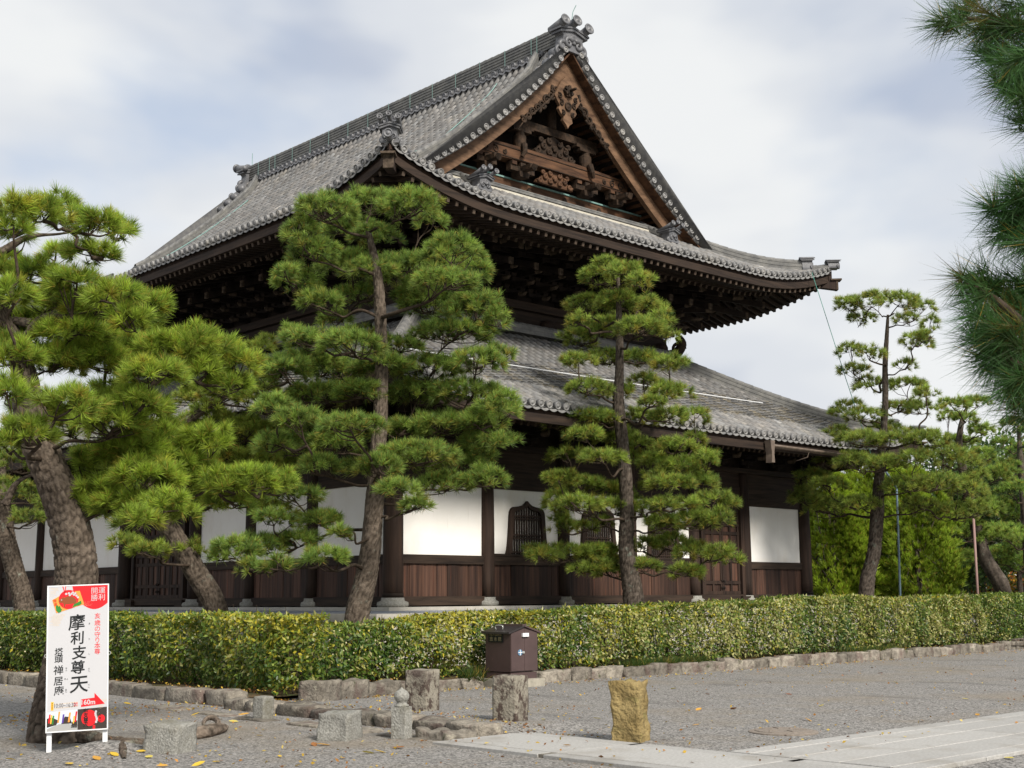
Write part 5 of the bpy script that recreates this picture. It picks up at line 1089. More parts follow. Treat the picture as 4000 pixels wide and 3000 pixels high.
T3P = [(1290,600,90,70),(1350,590,110,60),(1385,610,80,65),(1310,570,70,40),
 (1265,660,100,55),(1335,655,120,55),(1400,665,90,50),(1430,690,70,60),(1385,710,130,60),(1300,700,100,45),(1250,690,60,50),
 (1255,735,90,60),(1290,720,80,45),(1440,720,60,50),
 (1250,780,90,50),(1310,775,110,50),(1380,775,120,45),(1445,785,100,50),
 (1270,840,110,60),(1330,850,100,50),(1390,825,90,50),(1440,850,90,70),(1410,870,80,40),
 (1215,910,110,60),(1290,905,130,50),(1265,940,100,45),(1330,945,120,55),(1390,905,100,50),(1440,900,100,55),(1500,905,80,70),(1370,960,100,45),
 (1230,985,110,50),(1300,990,120,45),(1365,990,100,45,.9),(1460,965,110,50),(1500,950,60,50),
 (1415,1000,90,60),(1470,1010,120,55),(1525,1000,80,70),(1450,1045,120,50),(1515,1045,90,50),(1410,1040,70,50,.8),
 (1210,1035,90,55),(1260,1050,130,55),(1330,1060,110,45,1.),
 (1205,1080,80,60),(1250,1090,120,55),(1320,1095,120,55),(1385,1100,110,60),(1430,1090,70,50),
 (1480,1090,90,45),(1540,1080,90,50),(1500,1125,130,55),(1555,1120,70,60),(1430,1130,90,50),
 (1215,1135,70,60),(1260,1140,70,40,.5),(1300,1130,60,40,.5),
 (1175,1200,90,50),(1230,1195,120,55),(1295,1195,110,55),(1260,1230,90,40),(1320,1235,100,50),(1390,1225,90,50),
 (1450,1175,100,60),(1500,1195,100,60),(1555,1195,90,55),(1480,1235,90,45),(1390,1180,80,50,.8)]
t3f = gy(1372, 1316, -3.3); t3f[2] = .12
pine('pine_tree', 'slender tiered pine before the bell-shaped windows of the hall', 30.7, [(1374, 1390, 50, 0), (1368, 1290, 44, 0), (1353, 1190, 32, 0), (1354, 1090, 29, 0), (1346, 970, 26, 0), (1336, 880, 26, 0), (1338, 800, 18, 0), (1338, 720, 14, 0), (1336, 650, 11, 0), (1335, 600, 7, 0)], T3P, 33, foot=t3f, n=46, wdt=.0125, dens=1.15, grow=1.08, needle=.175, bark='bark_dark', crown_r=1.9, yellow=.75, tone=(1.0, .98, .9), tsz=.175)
T4P = [(1835,660,70,45),(1880,650,90,45),(1940,650,100,45),(1990,665,70,45),(2010,700,50,50),(1860,690,70,40),(1960,690,70,35),
 (1840,760,70,45),(1880,765,70,40),(1975,735,70,50),(2005,725,50,40),
 (1845,800,80,40),(1880,825,70,35),(1955,790,60,35),(1960,835,100,45),(2000,850,60,40),
 (1835,880,80,45),(1870,900,90,45),(1940,880,80,40),(1990,885,70,40),(1910,925,80,40),
 (1810,940,80,45),(1860,950,110,50),(1920,955,100,45),(1970,945,80,45),(2010,950,90,50),
 (1800,985,80,55),(1850,1000,100,55),(1910,1005,100,50),(1975,995,110,55),(2035,985,110,60),(2085,1000,80,60),
 (1750,1030,80,40),(1790,1050,90,45),(1740,1075,70,55),(1790,1095,110,50),(1850,1090,110,45),
 (1960,1050,110,50),(2020,1045,110,55),(2080,1060,100,60),(2110,1030,50,50),(2060,1110,100,50),(2105,1100,70,60),(1990,1090,90,40)]
t4f = gy(1866, 1290, -3.0); t4f[2] = .12
pine('pine_tree', 'tall open pine with bare leaning trunk at the right end of the hall', 39.2, [(1862, 1350, 34, 0), (1872, 1270, 30, 0), (1888, 1190, 26, 0), (1895, 1110, 26, 0), (1898, 1050, 22, 0), (1905, 970, 15, 0), (1912, 880, 12, 0), (1912, 790, 11, 0), (1916, 720, 8, 0), (1918, 680, 5, 0)], T4P, 44, foot=t4f, n=44, wdt=.013, dens=1.2, grow=1.12, bark='bark_dark', crown_r=2.6, yellow=.45, tsz=.21, needle=.18, tone=(.95, .92, .9))
# near left pine
T1P = [(35,450,100,80),(95,460,110,80),(150,480,100,80),(215,490,110,90),(265,495,70,80),(30,500,90,60),(200,545,120,60),(120,550,90,50),
 (15,580,110,80),(85,595,140,80),(165,612,140,75),(245,640,130,72),(320,660,105,80),(30,640,110,80),(110,650,150,80),(200,665,150,75),(280,690,120,70),
 (60,700,140,70),(150,720,160,70),(240,735,150,70),
 (30,770,120,90),(110,780,150,90),(200,775,170,90),(290,770,170,95),(380,755,170,95),(455,765,150,100),(520,785,110,80),(330,810,160,80),(430,810,150,80),(500,830,110,60),
 (20,850,100,80),(80,880,130,80),(150,870,140,80),(230,860,160,80),(300,870,140,80),
 (60,940,130,90),(150,920,160,90),(240,915,170,100),(320,910,150,100),(360,960,140,100),(290,980,160,90),(25,960,80,90),
 (220,1000,150,90),(310,1030,170,90),(400,1000,140,90),(450,955,120,90),(190,1060,150,70),(270,1085,150,70),(400,1045,140,80),(360,1090,120,60),
 (470,1040,130,80),(540,1040,130,85),(600,1050,100,85),(500,1080,110,50),(150,1090,90,50),(215,1105,110,50),(300,1120,110,45),(390,1110,90,40)]
t1f = gz(118, 1608); t1f = np.array([t1f[0]+.25, t1f[1]+.28, -.03]); D1 = float(np.hypot(*(t1f-CAM)[:2]))
pine('pine_tree', 'large near pine with thick cracked trunk behind the notice board', D1, [(130, 1640, 150, 0), (125, 1560, 105, 0), (150, 1400, 88, 0), (165, 1240, 82, 0), (152, 1140, 78, 0), (118, 1040, 72, 0), (85, 960, 66, 0), (62, 880, 58, 0), (50, 800, 46, .1), (20, 710, 38, .2), (-20, 610, 30, .2), (-60, 500, 20, .2)], T1P, 11, foot=t1f, n=66, wdt=.0085, dens=1.4, grow=1.10, filler=.6, crown_r=2.2, yellow=.22, tone=(1.12, 1.10, .70), tsz=.135, needle=.155, cell=(.13, .055), depth=.028, rings=260, seg=64,
     extra_limbs=[(((-60, 560, .1), (0, 545, .0), (60, 512, -.1), (130, 505, -.1), (215, 490, -.1)), 24, 10), (((40, 760, .1), (90, 690, -.2), (160, 680, -.3), (300, 640, -.3)), 26, 9), (((70, 700, 0), (10, 690, .2), (-60, 700, .2)), 22, 14), (((60, 900, 0), (10, 930, .3), (-30, 950, .4)), 18, 12), (((10, 1090, .4), (40, 1040, .4), (110, 1010, .2)), 18, 12)])
# leaning pine behind the left hedge and the one at the left edge
L2P = [(560,750,70,50),(520,760,90,50),(480,850,120,80,-.5),(560,860,110,80),(620,880,90,70),(450,910,120,80),(530,930,130,80),(600,940,100,70),(560,1000,130,70),(480,980,110,70),(640,1000,80,60),(520,1075,110,50),(590,1095,90,40),
 (430,1000,120,70),(350,1080,120,60),(430,1090,110,50),(300,1110,90,50),(270,1175,70,45),(320,1190,90,45),(410,1185,70,45),(430,860,110,70),(380,930,110,80),(330,1010,100,70)]
f2 = gx(478, 1340, -4.5); f2[2] = .12
pine('pine_tree', 'leaning lichen-barked pine between the left hedge and the hall door', 27.6, [(500, 1420, 52, 0), (470, 1325, 46, 0), (420, 1230, 44, 0), (365, 1140, 42, 0), (325, 1080, 38, 0), (310, 1020, 32, 0), (350, 950, 26, 0), (430, 890, 20, 0), (520, 830, 12, 0), (550, 770, 7, 0)], L2P, 55, foot=f2, n=50, wdt=.012, filler=.9, dens=1.2, grow=1.12, crown_r=1.6, yellow=.5, tone=(1.05, .98, .8), tsz=.175, rings=160, seg=44)
L3P = [(20,1060,100,80),(70,1070,90,60),(10,1110,70,50),(60,1120,90,50),(-30,1040,90,80),(110,1090,80,50),(30,1000,110,70),(100,1010,90,60),(170,1110,80,40)]
f3 = gx(52, 1318, -4.5); f3[2] = .12
pine('pine_tree', 'thin grey trunk of a pine at the left edge of the picture', 36., [(70, 1370, 46, 0), (52, 1310, 40, 0), (28, 1220, 36, 0), (12, 1150, 34, 0), (5, 1080, 30, 0), (0, 1020, 22, 0), (10, 980, 10, 0)], L3P, 66, foot=f3, n=50, wdt=.011, crown_r=1.8, yellow=.3, tsz=.21, tone=(.85, .85, .8))
# ================================================================== roots of the near pine
root_pts = [[(150, 1590, 0), (215, 1600, -.1), (265, 1618, -.15), (325, 1612, -.1), (345, 1605, 0)]]
RT = thing('surface_root', 'gnarled pine root lying along the gravel towards the granite block', 'tree root', gz(215, 1610))
Q = [gz(x, y)+np.array([0, 0, z]) for x, y, z in ((120, 1598, .10), (180, 1606, .09), (230, 1612, .05), (270, 1618, .06), (325, 1614, .04))]
V, F, C = bark_tube(Q, [.13, .085, .07, .06, .05], 20, 80, (.10, .04), .014, 5, .12); put('root', np_mesh('root', V, F, C, M['bark'], True), RT)
Q = [gz(x, y)+np.array([0, 0, z]) for x, y, z in ((258, 1612, .05), (264, 1626, .04), (268, 1640, .0))]; V, F, C = bark_tube(Q, [.06, .05, .02], 12, 20, (.10, .04), .01, 6, .1); put('root', np_mesh('root', V, F, C, M['bark'], True), RT)
KN = thing('root_knot', 'weathered curled root knot behind the granite block on the gravel', 'tree root', gz(455, 1585))
Q = [gz(x, y)+np.array([0, 0, z]) for x, y, z in ((400, 1600, .04), (440, 1594, .07), (478, 1584, .06), (490, 1576, .03))]; V, F, C = bark_tube(Q, [.04, .075, .06, .02], 16, 40, (.3, .02), .012, 8, .15); put('root', np_mesh('root', V, F, C*1.5, M['bark'], True), KN)
Q = [gz(455+16*math.cos(a), 1578-5*math.sin(a))+np.array([0, 0, .08+.05*math.sin(a)]) for a in np.linspace(-.4, 3.6, 9)]; V, F, C = bark_tube(Q, [.038, .034, .02], 14, 40, (.3, .02), .01, 9, .1); put('root_curl', np_mesh('root_curl', V, F, C*1.5, M['bark'], True), KN)
# ================================================================== hedges
def leaf_mesh(name, P, Nn, ln, wd, col, rng, m='leaves'):
    """pointed leaf blades (two quads folded along the rib) at P, roughly facing Nn"""
    N = len(P); d = rng.normal(size=(N, 3)); d -= Nn*(d*Nn).sum(1)[:, None]*.8; d[:, 2] += .15; d /= np.linalg.norm(d, axis=1)[:, None]; s_ = np.cross(d, Nn+rng.normal(size=(N, 3))*.55); s_ /= np.linalg.norm(s_, axis=1)[:, None]+1e-9; nn = np.cross(s_, d)
    L = ln*rng.uniform(.45, 1.3, (N, 1)); W2 = wd*.5*rng.uniform(.7, 1.15, (N, 1)); f_ = .25
    V = np.stack([P, P+d*L*.45+s_*W2+nn*W2*f_, P+d*L, P+d*L*.45-s_*W2+nn*W2*f_], 1).reshape(-1, 3); b = np.arange(N)[:, None]*4
    F = np.concatenate([b+[0, 1, 2], b+[0, 2, 3]], 0); return np_mesh(name, V, F, np.repeat(col, 4, 0), M[m])
H_DEEP, H_MID, H_YEL, H_PALE = np.array([.036, .088, .014]), np.array([.225, .295, .040]), np.array([.56, .47, .04]), np.array([.38, .37, .13])
def hedge(name, label, p0, p1, depth, z0, top, seed, dens=1000, yellow=lambda s: .2, pale=lambda s: .1, bare=None):
    """leafy box from p0 to p1 (front edge), depth inwards (to the left of the run), uneven top and face"""
    rng = np.random.default_rng(seed); p0 = np.array([*p0, 0.]); p1 = np.array([*p1, 0.]); d = p1-p0; ln_ = np.linalg.norm(d); d /= ln_; inn = np.array([-d[1], d[0], 0.]); out_ = -inn
    def surf(s): return .17*vn(np.stack([s*1.1, s*0+seed, s*0], -1))+.05*vn(np.stack([s*3.3, s*0, s*0], -1))
    def topf(s): return np.array([top(x/ln_) for x in s])+.05*vn(np.stack([s*1.3, s*0+5+seed, s*0], -1))+.03*vn(np.stack([s*4, s*0, s*0+3], -1))
    hmean = top(.5)-z0; nF = int(ln_*hmean*dens); nT = int(ln_*depth*dens*.75); nV = int(ln_*hmean*depth*dens*.5)
    t = thing(name, label, 'hedge', (p0+p1)/2+inn*depth/2); PP, NN, CC = [], [], []
    for kind_, n_ in (('f', nF), ('t', nT), ('v', nV), ('b', nF//4), ('e', int(depth*hmean*dens))):
        s = rng.uniform(0, ln_, n_); tz = topf(s); h = rng.uniform(0, 1, n_); dp = np.abs(rng.normal(0, .07, n_)); bul = .10*np.sin(np.pi*np.clip(h, 0, 1))**.7
        if kind_ == 'e': s = np.where(rng.random(n_) < .5, dp, ln_-dp); tz = topf(s)
        if kind_ == 't': z = tz-dp*.8; v = rng.uniform(0, depth, n_); nr = np.array([0, 0, 1.])+0*s[:, None]; hh_ = np.ones(n_)
        elif kind_ == 'f': h = h**.9; zb = z0+.10+.10*vn(np.stack([s*2.3, s*0+9, s*0], -1)); z = zb+h*(tz-zb); v = surf(s)+dp-bul+.24*np.maximum(0, vn(np.stack([s*2.6, z*2.6, s*0+seed], -1)))+.10*np.maximum(0, vn(np.stack([s*6, z*6, s*0+seed], -1))); nr = out_+0*s[:, None]; hh_ = h
        elif kind_ == 'b': z = z0+h*(tz-z0); v = depth-dp+bul; nr = inn+0*s[:, None]; hh_ = h
        else: z = z0+h*(tz-z0); v = rng.uniform(0, depth, n_); nr = rng.normal(size=(n_, 3)); hh_ = h
        v = v+.07*(1-hh_)**2*(kind_ == 'f'); P = p0+d*s[:, None]+inn*v[:, None]+np.array([0, 0, 1.])*z[:, None]
        nr = nr+rng.normal(size=(n_, 3))*.5+np.array([0, 0, .35]); nr /= np.linalg.norm(nr, axis=1)[:, None]
        u = s/ln_; yl = np.array([yellow(x) for x in u]); pa = np.array([pale(x) for x in u]); cl = vn(P*1.2+seed)*.7+vn(P*5)*.35
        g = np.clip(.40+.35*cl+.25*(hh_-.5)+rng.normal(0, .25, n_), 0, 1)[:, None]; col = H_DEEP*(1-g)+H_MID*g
        ky = (rng.random(n_) < np.clip(yl*(.35+1.2*hh_**2)*(1+1.5*cl), 0, .9))[:, None]; ym = rng.uniform(.15, 1., (n_, 1)); col = np.where(ky, col*(1-ym)+H_YEL*ym*rng.uniform(.6, 1.1, (n_, 1)), col)
        kp = (rng.random(n_) < np.clip(pa*(1+cl), 0, .8))[:, None]; col = np.where(kp, H_PALE*rng.uniform(.6, 1.15, (n_, 1)), col)
        keep = np.ones(n_, bool) if bare is None else rng.random(n_) > np.array([bare(a_, b_) for a_, b_ in zip(u, hh_)])
        PP.append(P[keep]); NN.append(nr[keep]); CC.append(col[keep])
    P, Nn, C = np.vstack(PP), np.vstack(NN), np.vstack(CC); put('foliage', leaf_mesh('foliage', P, Nn, .098, .047, C, rng), t)
    nb = int(ln_*14); s = rng.uniform(0, ln_, nb); z = rng.uniform(.35, 1.02, nb); P = p0+d*s[:, None]+out_*(.07+rng.uniform(-.04, .06, (nb, 1)))+np.array([0, 0, 1.])*(z0+z*(topf(s)-z0))[:, None]
    put('blossoms', leaf_mesh('blossoms', P, np.tile(out_, (nb, 1)), .032, .034, np.tile([1., 1, .9], (nb, 1))*rng.uniform(.6, 1.05, (nb, 1)), rng, 'blossom'), t, kind='stuff')
    mb = MB()
    for _ in range(int(ln_*3.2)):
        s = rng.uniform(.1, ln_-.1); v = rng.uniform(.12, depth-.15); b = p0+d*s+inn*v+np.array([0, 0, z0-.05])
        for _k in range(2): e = b+d*rng.normal(0, .25)+inn*rng.uniform(-.25, .2)+np.array([0, 0, hmean*rng.uniform(.55, 1.0)]); mb.tube(cat_rom([b, lerp(b, e, .5)+rng.normal(size=3)*.06, e], 3), np.linspace(.017, .005, 7), 5)
    for _ in range(int(ln_*2.2)):          # bare shoots poking out of the top
        s = rng.uniform(.1, ln_-.1); v = rng.uniform(.05, depth-.05); zt = float(topf(np.array([s]))[0]); b = p0+d*s+inn*v+np.array([0, 0, zt-.15]); mb.tube([b, b+np.array([rng.normal(0, .05), rng.normal(0, .05), rng.uniform(.15, .34)])], [.006, .003], 4)
    obj('stems', mb, M['twig'], t, kind='stuff'); return t
bare_corner = lambda u, h: .0 if u < .83 else (.45 if u < .97 else .2)
hedge('hedge', 'clipped tea hedge running off to the left behind the notice board', (-7.05, 11.), (-7.05, -6.05), 1.05, .16, lambda u: 1.33-.02*u, 3, yellow=lambda u: .14+.24*max(0, u-.6)*2, pale=lambda u: .10, dens=1150)
hedge('hedge', 'long clipped tea hedge along the right front, yellowing near the hydrant', (-6.15, -5.05), (19.6, -4.85), 1.05, .16, lambda u: 1.18+.36*min(1, u*1.6) if u > .09 else 1.12, 4, yellow=lambda u: .45*math.exp(-((u-.18)/.12)**2)+.15, pale=lambda u: .16+.22*min(1, u*2), dens=1050, bare=lambda u, h: (.55*h if .015 < u < .05 else 0.))
hedge('hedge', 'short dark green hedge beyond the gap at the right edge', (20.6, -4.6), (25.5, -4.4), 1.2, .1, lambda u: 1.6, 5, yellow=lambda u: .01, pale=lambda u: .02, dens=600)
# low grassy clumps under the right hedge
def grass(x0, x1, y, n, seed, h=.24):
    rng = np.random.default_rng(seed); P = np.stack([rng.uniform(x0, x1, n), y+rng.normal(0, .09, n), np.full(n, .15)], 1); A = np.tile([0, -.35, 1.], (n, 1)); A /= np.linalg.norm(A, axis=1)[:, None]
    c = np.array([.045, .10, .02])*rng.uniform(.6, 1.4, (n, 1)); c = np.where(rng.random((n, 1)) < .12, np.array([.25, .20, .05]), c)
    return needle_mesh('grass', P, A, 14, h, .012, c, rng, (5, 60))
for (x0, x1, n, s_, lab) in ((2.0, 4.6, 260, 1, 'green lilyturf spilling over the kerb below the tiered pine'), (10.2, 12.6, 150, 2, 'small dark grass clump at the foot of the far right hedge')):
    o = put('lilyturf', grass(x0, x1, -5.22, n, s_), None, kind='stuff'); tag(o, lab, 'grass')
o = put('lilyturf', grass(-2.75, -2.35, -5.55, 30, 3, .3), None, kind='stuff'); tag(o, 'green tuft of strappy leaves left of the hydrant box', 'grass')
# ================================================================== fallen leaves
lf = random.Random(3)
def leaf_one(m_col):
    mb = MB(); n = 5; pts = [(-.5, 0), (-.25, .20), (.1, .24), (.38, .12), (.55, 0)]
    V = [(a, b, .10*abs(b)+.05*a*a+.02) for a, b in pts]+[(a, -b, .16*abs(b)+.05*a*a+.02) for a, b in pts[1:-1]]+[(a, 0, .0+.05*a*a) for a, b in pts[1:-1]]
    mb.add(V, [(0, 8, 1), (1, 8, 9, 2), (2, 9, 10, 3), (3, 10, 4), (0, 5, 8), (8, 5, 6, 9), (9, 6, 7, 10), (10, 7, 4)], m_col); return mb.mesh('fallen_leaf', M['fallen'])
LM = [leaf_one(c) for c in ((.62, .42, .05), (.55, .30, .06), (.60, .50, .12), (.30, .13, .045), (.24, .10, .05))]
spots = [(470,1648,0),(300,1630,0),(320,1640,2),(255,1648,0),(700,1612,1),(815,1625,0),(865,1618,3),(680,1610,3),(790,1624,2),(560,1590,0),(600,1632,0),(640,1655,0),(840,1632,3),(880,1636,4),(740,1642,1),(610,1530,1),(420,1545,0),(950,1560,1),(1175,1565,2),(1210,1607,2),(1222,1618,1),(1350,1488,1),(1280,1470,4),(1170,1575,1),(1240,1530,2),(1290,1555,2),(1390,1545,1),(1395,1560,2),(1500,1570,1),(1510,1535,1),(1580,1530,3),(1700,1500,4),(1745,1560,1),(1770,1525,2),(1900,1455,4),(1930,1475,2),(1660,1455,3),(1590,1480,1),(1530,1500,3),(1470,1520,1),(2080,1510,2),(2110,1545,1),(1990,1560,1),(1830,1600,1),(2180,1640,2),(1690,1575,3),(1540,1560,1),(1450,1485,2),(1330,1525,3),(1000,1480,0),(720,1482,0),(500,1560,2),(380,1500,0),(280,1520,0),(60,1520,0),(30,1560,1),(70,1600,0),(20,1640,0),(240,1560,1),(530,1545,1),(350,1658,1),(430,1655,0),(150,1650,0),(210,1640,1),(245,1632,0)]
MARKS = [('the notice board', 165, 1600), ('the granite block by the root', 367, 1620), ('the root knot', 455, 1590), ('the small rounded post', 568, 1550), ('the granite block in the middle', 733, 1595), ('the finial post', 867, 1595), ('the post behind the finial post', 912, 1540), ('the post before the hydrant box', 1103, 1570), ('the hydrant box', 1103, 1470), ('the ochre post', 1363, 1600), ('the manhole cover', 1692, 1582), ('the start of the narrow path', 1000, 1610), ('the corner where the paths meet', 1590, 1625), ('the far end of the right kerb', 2000, 1420), ('the kerb below the tiered pine', 1400, 1440), ('the right end of the wide path', 2150, 1600), ('the left kerb', 60, 1470), ('the near corner of the hedge', 650, 1500), ('the middle of the right gravel', 1800, 1480), ('the bottom left corner of the picture', 40, 1650)]
used_l = set(); spare = []
for (x, y, c) in spots:
    x += lf.uniform(-6, 6); y = min(1657, y+lf.uniform(-3, 3)); p = gz(x, y); p[2] = float(ground_h(np.array([p[0]]), np.array([p[1]]))[0])+.012
    on_path = (-8.9 < p[0] < -7.4 and p[1] < -12.2) or (p[0] > -7.4 and -17.2 < p[1] < -15.1)
    if on_path: p[2] = .045
    s_ = lf.uniform(.10, .17); nm, mx, my = min(MARKS, key=lambda q: math.hypot(q[1]-x, (q[2]-y)*2.2)); dx, dy = x-mx, (y-my)*2.2
    rel = ('right of' if dx > 0 else 'left of') if abs(dx) > abs(dy) else ('in front of' if dy > 0 else 'behind'); lab = '%s fallen leaf just %s %s' % ('brown curled' if c >= 3 else ('pale yellow' if c == 2 else ('orange-yellow' if c == 1 else 'bright yellow')), rel, nm)
    if lab in used_l: spare.append((*p, c)); continue
    used_l.add(lab); o = put('fallen_leaf', LM[c], None, loc=p, rot=(lf.uniform(-.35, .35), lf.uniform(-.3, .3), lf.uniform(0, 6.3)), scale=(s_, s_*lf.uniform(.8, 1.1), s_)); tag(o, lab, 'fallen leaf', 'fallen leaves on the gravel and paths')
rng = np.random.default_rng(9); n = 5200; X = np.where(rng.random(n) < .55, rng.uniform(-7.4, 20, n), rng.uniform(-14, -4, n)); Yl = np.where(np.arange(n) % 3 == 0, rng.uniform(-16, -6, n), np.where(rng.random(n) < .5, -5.75-np.abs(rng.normal(0, .22, n)), -5.15+rng.normal(0, .2, n)))
left = rng.random(n) < .28; Xl = np.where(left, np.where(rng.random(n) < .5, -7.3+rng.normal(0, .2, n), rng.uniform(-15, -8, n)), X); Yl = np.where(left, rng.uniform(-13, 8, n), Yl)
inb = (Xl > -7.5) & (Yl > -5.35) | (Xl > -7.45) & (Yl > -5.9) & (Xl < -5.5); zz = np.where(inb, .20, ground_h(Xl, Yl)+.012); pth = ((Xl > -8.9) & (Xl < -7.4) & (Yl < -12.1)) | ((Xl > -7.4) & (Yl < -15.0)); zz = np.where(pth, .042, zz)
P = np.stack([Xl, Yl, zz], 1)
for i_, q_ in enumerate(spare): P[i_] = q_[:3]
pal = np.array([(.55, .36, .05), (.42, .20, .05), (.50, .38, .10), (.25, .12, .05)])[rng.integers(0, 4, n)]*rng.uniform(.6, 1.1, (n, 1))
o = put('leaf_litter', leaf_mesh('leaf_litter', P, np.tile([0, 0, 1.], (n, 1))+rng.normal(size=(n, 3))*.2, .05, .03, pal, rng, 'fallen'), None, kind='stuff'); tag(o, 'scattered small yellow and brown leaf litter along the kerbs', 'leaf litter')
# ================================================================== poles, wire, far right trees
def pole(name, label, x, y0, y1, D, r, m, top=None):
    p = at(x, y0, D); p[2] = .1; q = at(x+top if top else x, y1, D); t = thing(name, label, 'pole', p); mb = MB(); mb.tube([p, q], [r, r*.85], 10); obj('shaft', mb, M[m], t, True)
    mb = MB(); mb.lathe([(r*1.6, 0), (r*1.6, .04), (r, .06)], p, n=10); obj('foot', mb, M[m], t); return p, q
pole('drain_pole', 'thin blue-grey pole standing right of the bare-trunked pine', 1943, 1300, 1055, 40.6, .035, 'pole_blue', -6)
q0 = at(1937, 1055, 40.6); q1 = at(1905, 1005, 40.0); mb = MB(); mb.tube([q0, q1], .03, 8); tag(obj('stay_rod', mb, M['pole_blue'], None, True), 'slanting thin rod joining the blue-grey pole to the eave', 'rod')
pole('pink_pole', 'faded pink pole near the right edge behind the hedge', 2112, 1300, 1120, 44.7, .045, 'pole_pink', -9)
e0 = UP.P('R', 15.75, 0, .05)+np.array([0, -.1, 0]); e1 = np.array([15.6, -3.2, 4.6]); mb = MB(); mb.tube([e0, lerp(e0, e1, .5)+np.array([0, 0, -.08]), e1], .012, 4); tag(obj('lightning_wire', mb, M['cable_green'], None), 'thin green wire slanting down from the upper eave into the pine', 'wire')
def bush(name, label, px, py, D, w_, h_, n, seed, col, m='needles', flame=True, ln=.20, wd_=.02, cat='tree', dd=1.2):
    """flame-tipped conifer: many upright sprays over an egg-shaped mass"""
    rng = np.random.default_rng(seed); c = at(px, py, D); c[2] = 0; t = thing(name, label, cat, c); k = D/2819.; a = w_/2*k; H = h_*k; z0 = .25
    u = rng.uniform(0, 1, n); ph = rng.uniform(0, 2*np.pi, n); prof = np.sin(np.pi*np.clip(u*.86+.12, 0, 1))**.65; lob = 1+.22*np.sin(ph*5+u*9)+.16*vn(np.stack([np.cos(ph)*2.2, np.sin(ph)*2.2, u*5], -1))
    r = a*prof*lob*rng.uniform(.78, 1.02, n); z = z0+u*H+.3*np.abs(vn(np.stack([np.cos(ph)*3, np.sin(ph)*3, u*8], -1))); P = np.stack([c[0]+r*np.cos(ph), c[1]+r*np.sin(ph)*dd, z], 1)
    A = np.stack([np.cos(ph)*.55, np.sin(ph)*.55, .85+0*ph], 1)+rng.normal(size=(n, 3))*.16; A /= np.linalg.norm(A, axis=1)[:, None]; C = np.array(col)*(.65+.5*rng.random((n, 1)))*(1+.25*vn(P*1.3))[:, None]
    put('crown', needle_mesh('crown', P, A, 22, np.full(n, ln), wd_*1.5, C, rng, (3, 42), m=m), t)
    mb = MB(); mb.tube([c, c+np.array([.05, 0, H*.5]), c+np.array([0, .05, H*.9])], [.16, .10, .03], 8)
    for _ in range(14): f0 = c+np.array([0, 0, H*rng.uniform(.1, .7)]); j = rng.integers(n); mb.tube([f0, lerp(f0, P[j], .5)+np.array([0, 0, .05]), P[j]], [.04, .025, .01], 5)
    obj('trunk', mb, M['bark_dark'], t, True); return t
JC = (.36, .50, .045)
bush('juniper', 'broad bright green juniper just beyond the hall\'s right corner', 1800, 1285, 46, 150, 330, 2600, 1, JC, ln=.24)
bush('juniper', 'tall bright green juniper behind the bare-trunked pine', 1905, 1285, 47, 160, 400, 2800, 2, JC, ln=.24)
bush('juniper', 'juniper with pointed tips right of the blue-grey pole', 1985, 1285, 46, 140, 330, 2400, 3, (.33, .47, .045), ln=.24)
bush('juniper', 'darker juniper filling the gap behind the brighter ones', 1860, 1285, 53, 260, 300, 2600, 4, (.24, .36, .04), ln=.26)
T5P = [(2060,875,80,40),(2110,870,70,40),(2085,905,60,35),(2050,900,60,40),(2120,930,60,40),(2070,955,90,35),(2120,985,70,45),(2050,950,60,35),(2140,1030,90,50),(2080,1050,90,50),(2060,1110,100,50),(2130,1100,90,50),(2040,1040,70,40),(2090,1150,110,50),(2030,1150,90,45),(2150,1160,80,45),(2060,1200,90,40)]
f5 = gy(2175, 1285, -1.0); f5[2] = .1
pine('pine_tree', 'far pine with mossy leaning trunk behind the pink pole', 48.2, [(2190, 1320, 34, 0), (2165, 1270, 32, 0), (2130, 1210, 28, 0), (2112, 1150, 24, 0), (2085, 1040, 18, 0), (2072, 960, 14, 0), (2080, 900, 8, 0), (2090, 880, 5, 0)], T5P, 77, foot=f5, n=44, wdt=.018, needle=.2, tsz=.22, dens=1.2, bark='bark_dark', crown_r=3., tone=(.95, .98, .9), yellow=.3, rings=60, seg=20)
T6P = [(2190,920,70,50),(2170,960,60,40),(2205,980,70,60),(2180,1010,70,50),(2190,1060,80,60),(2150,1090,70,45),(2200,1110,80,60),(2170,1150,90,50),(2210,1170,80,60),(2150,1200,80,45),(2200,1220,90,50),(2120,1210,70,40),(2230,1040,80,60),(2240,930,70,60)]
f6 = gy(2215, 1285, 1.); f6[2] = .1
pine('pine_tree', 'dark pine cut by the right edge of the picture', 55., [(2235, 1320, 26, 0), (2225, 1240, 24, 0), (2215, 1120, 18, 0), (2205, 1000, 12, 0), (2200, 920, 6, 0)], T6P, 78, foot=f6, n=40, wdt=.02, needle=.22, tsz=.25, dens=1.2, bark='bark_dark', crown_r=3., tone=(.8, .9, .85), yellow=.15, rings=40, seg=16)
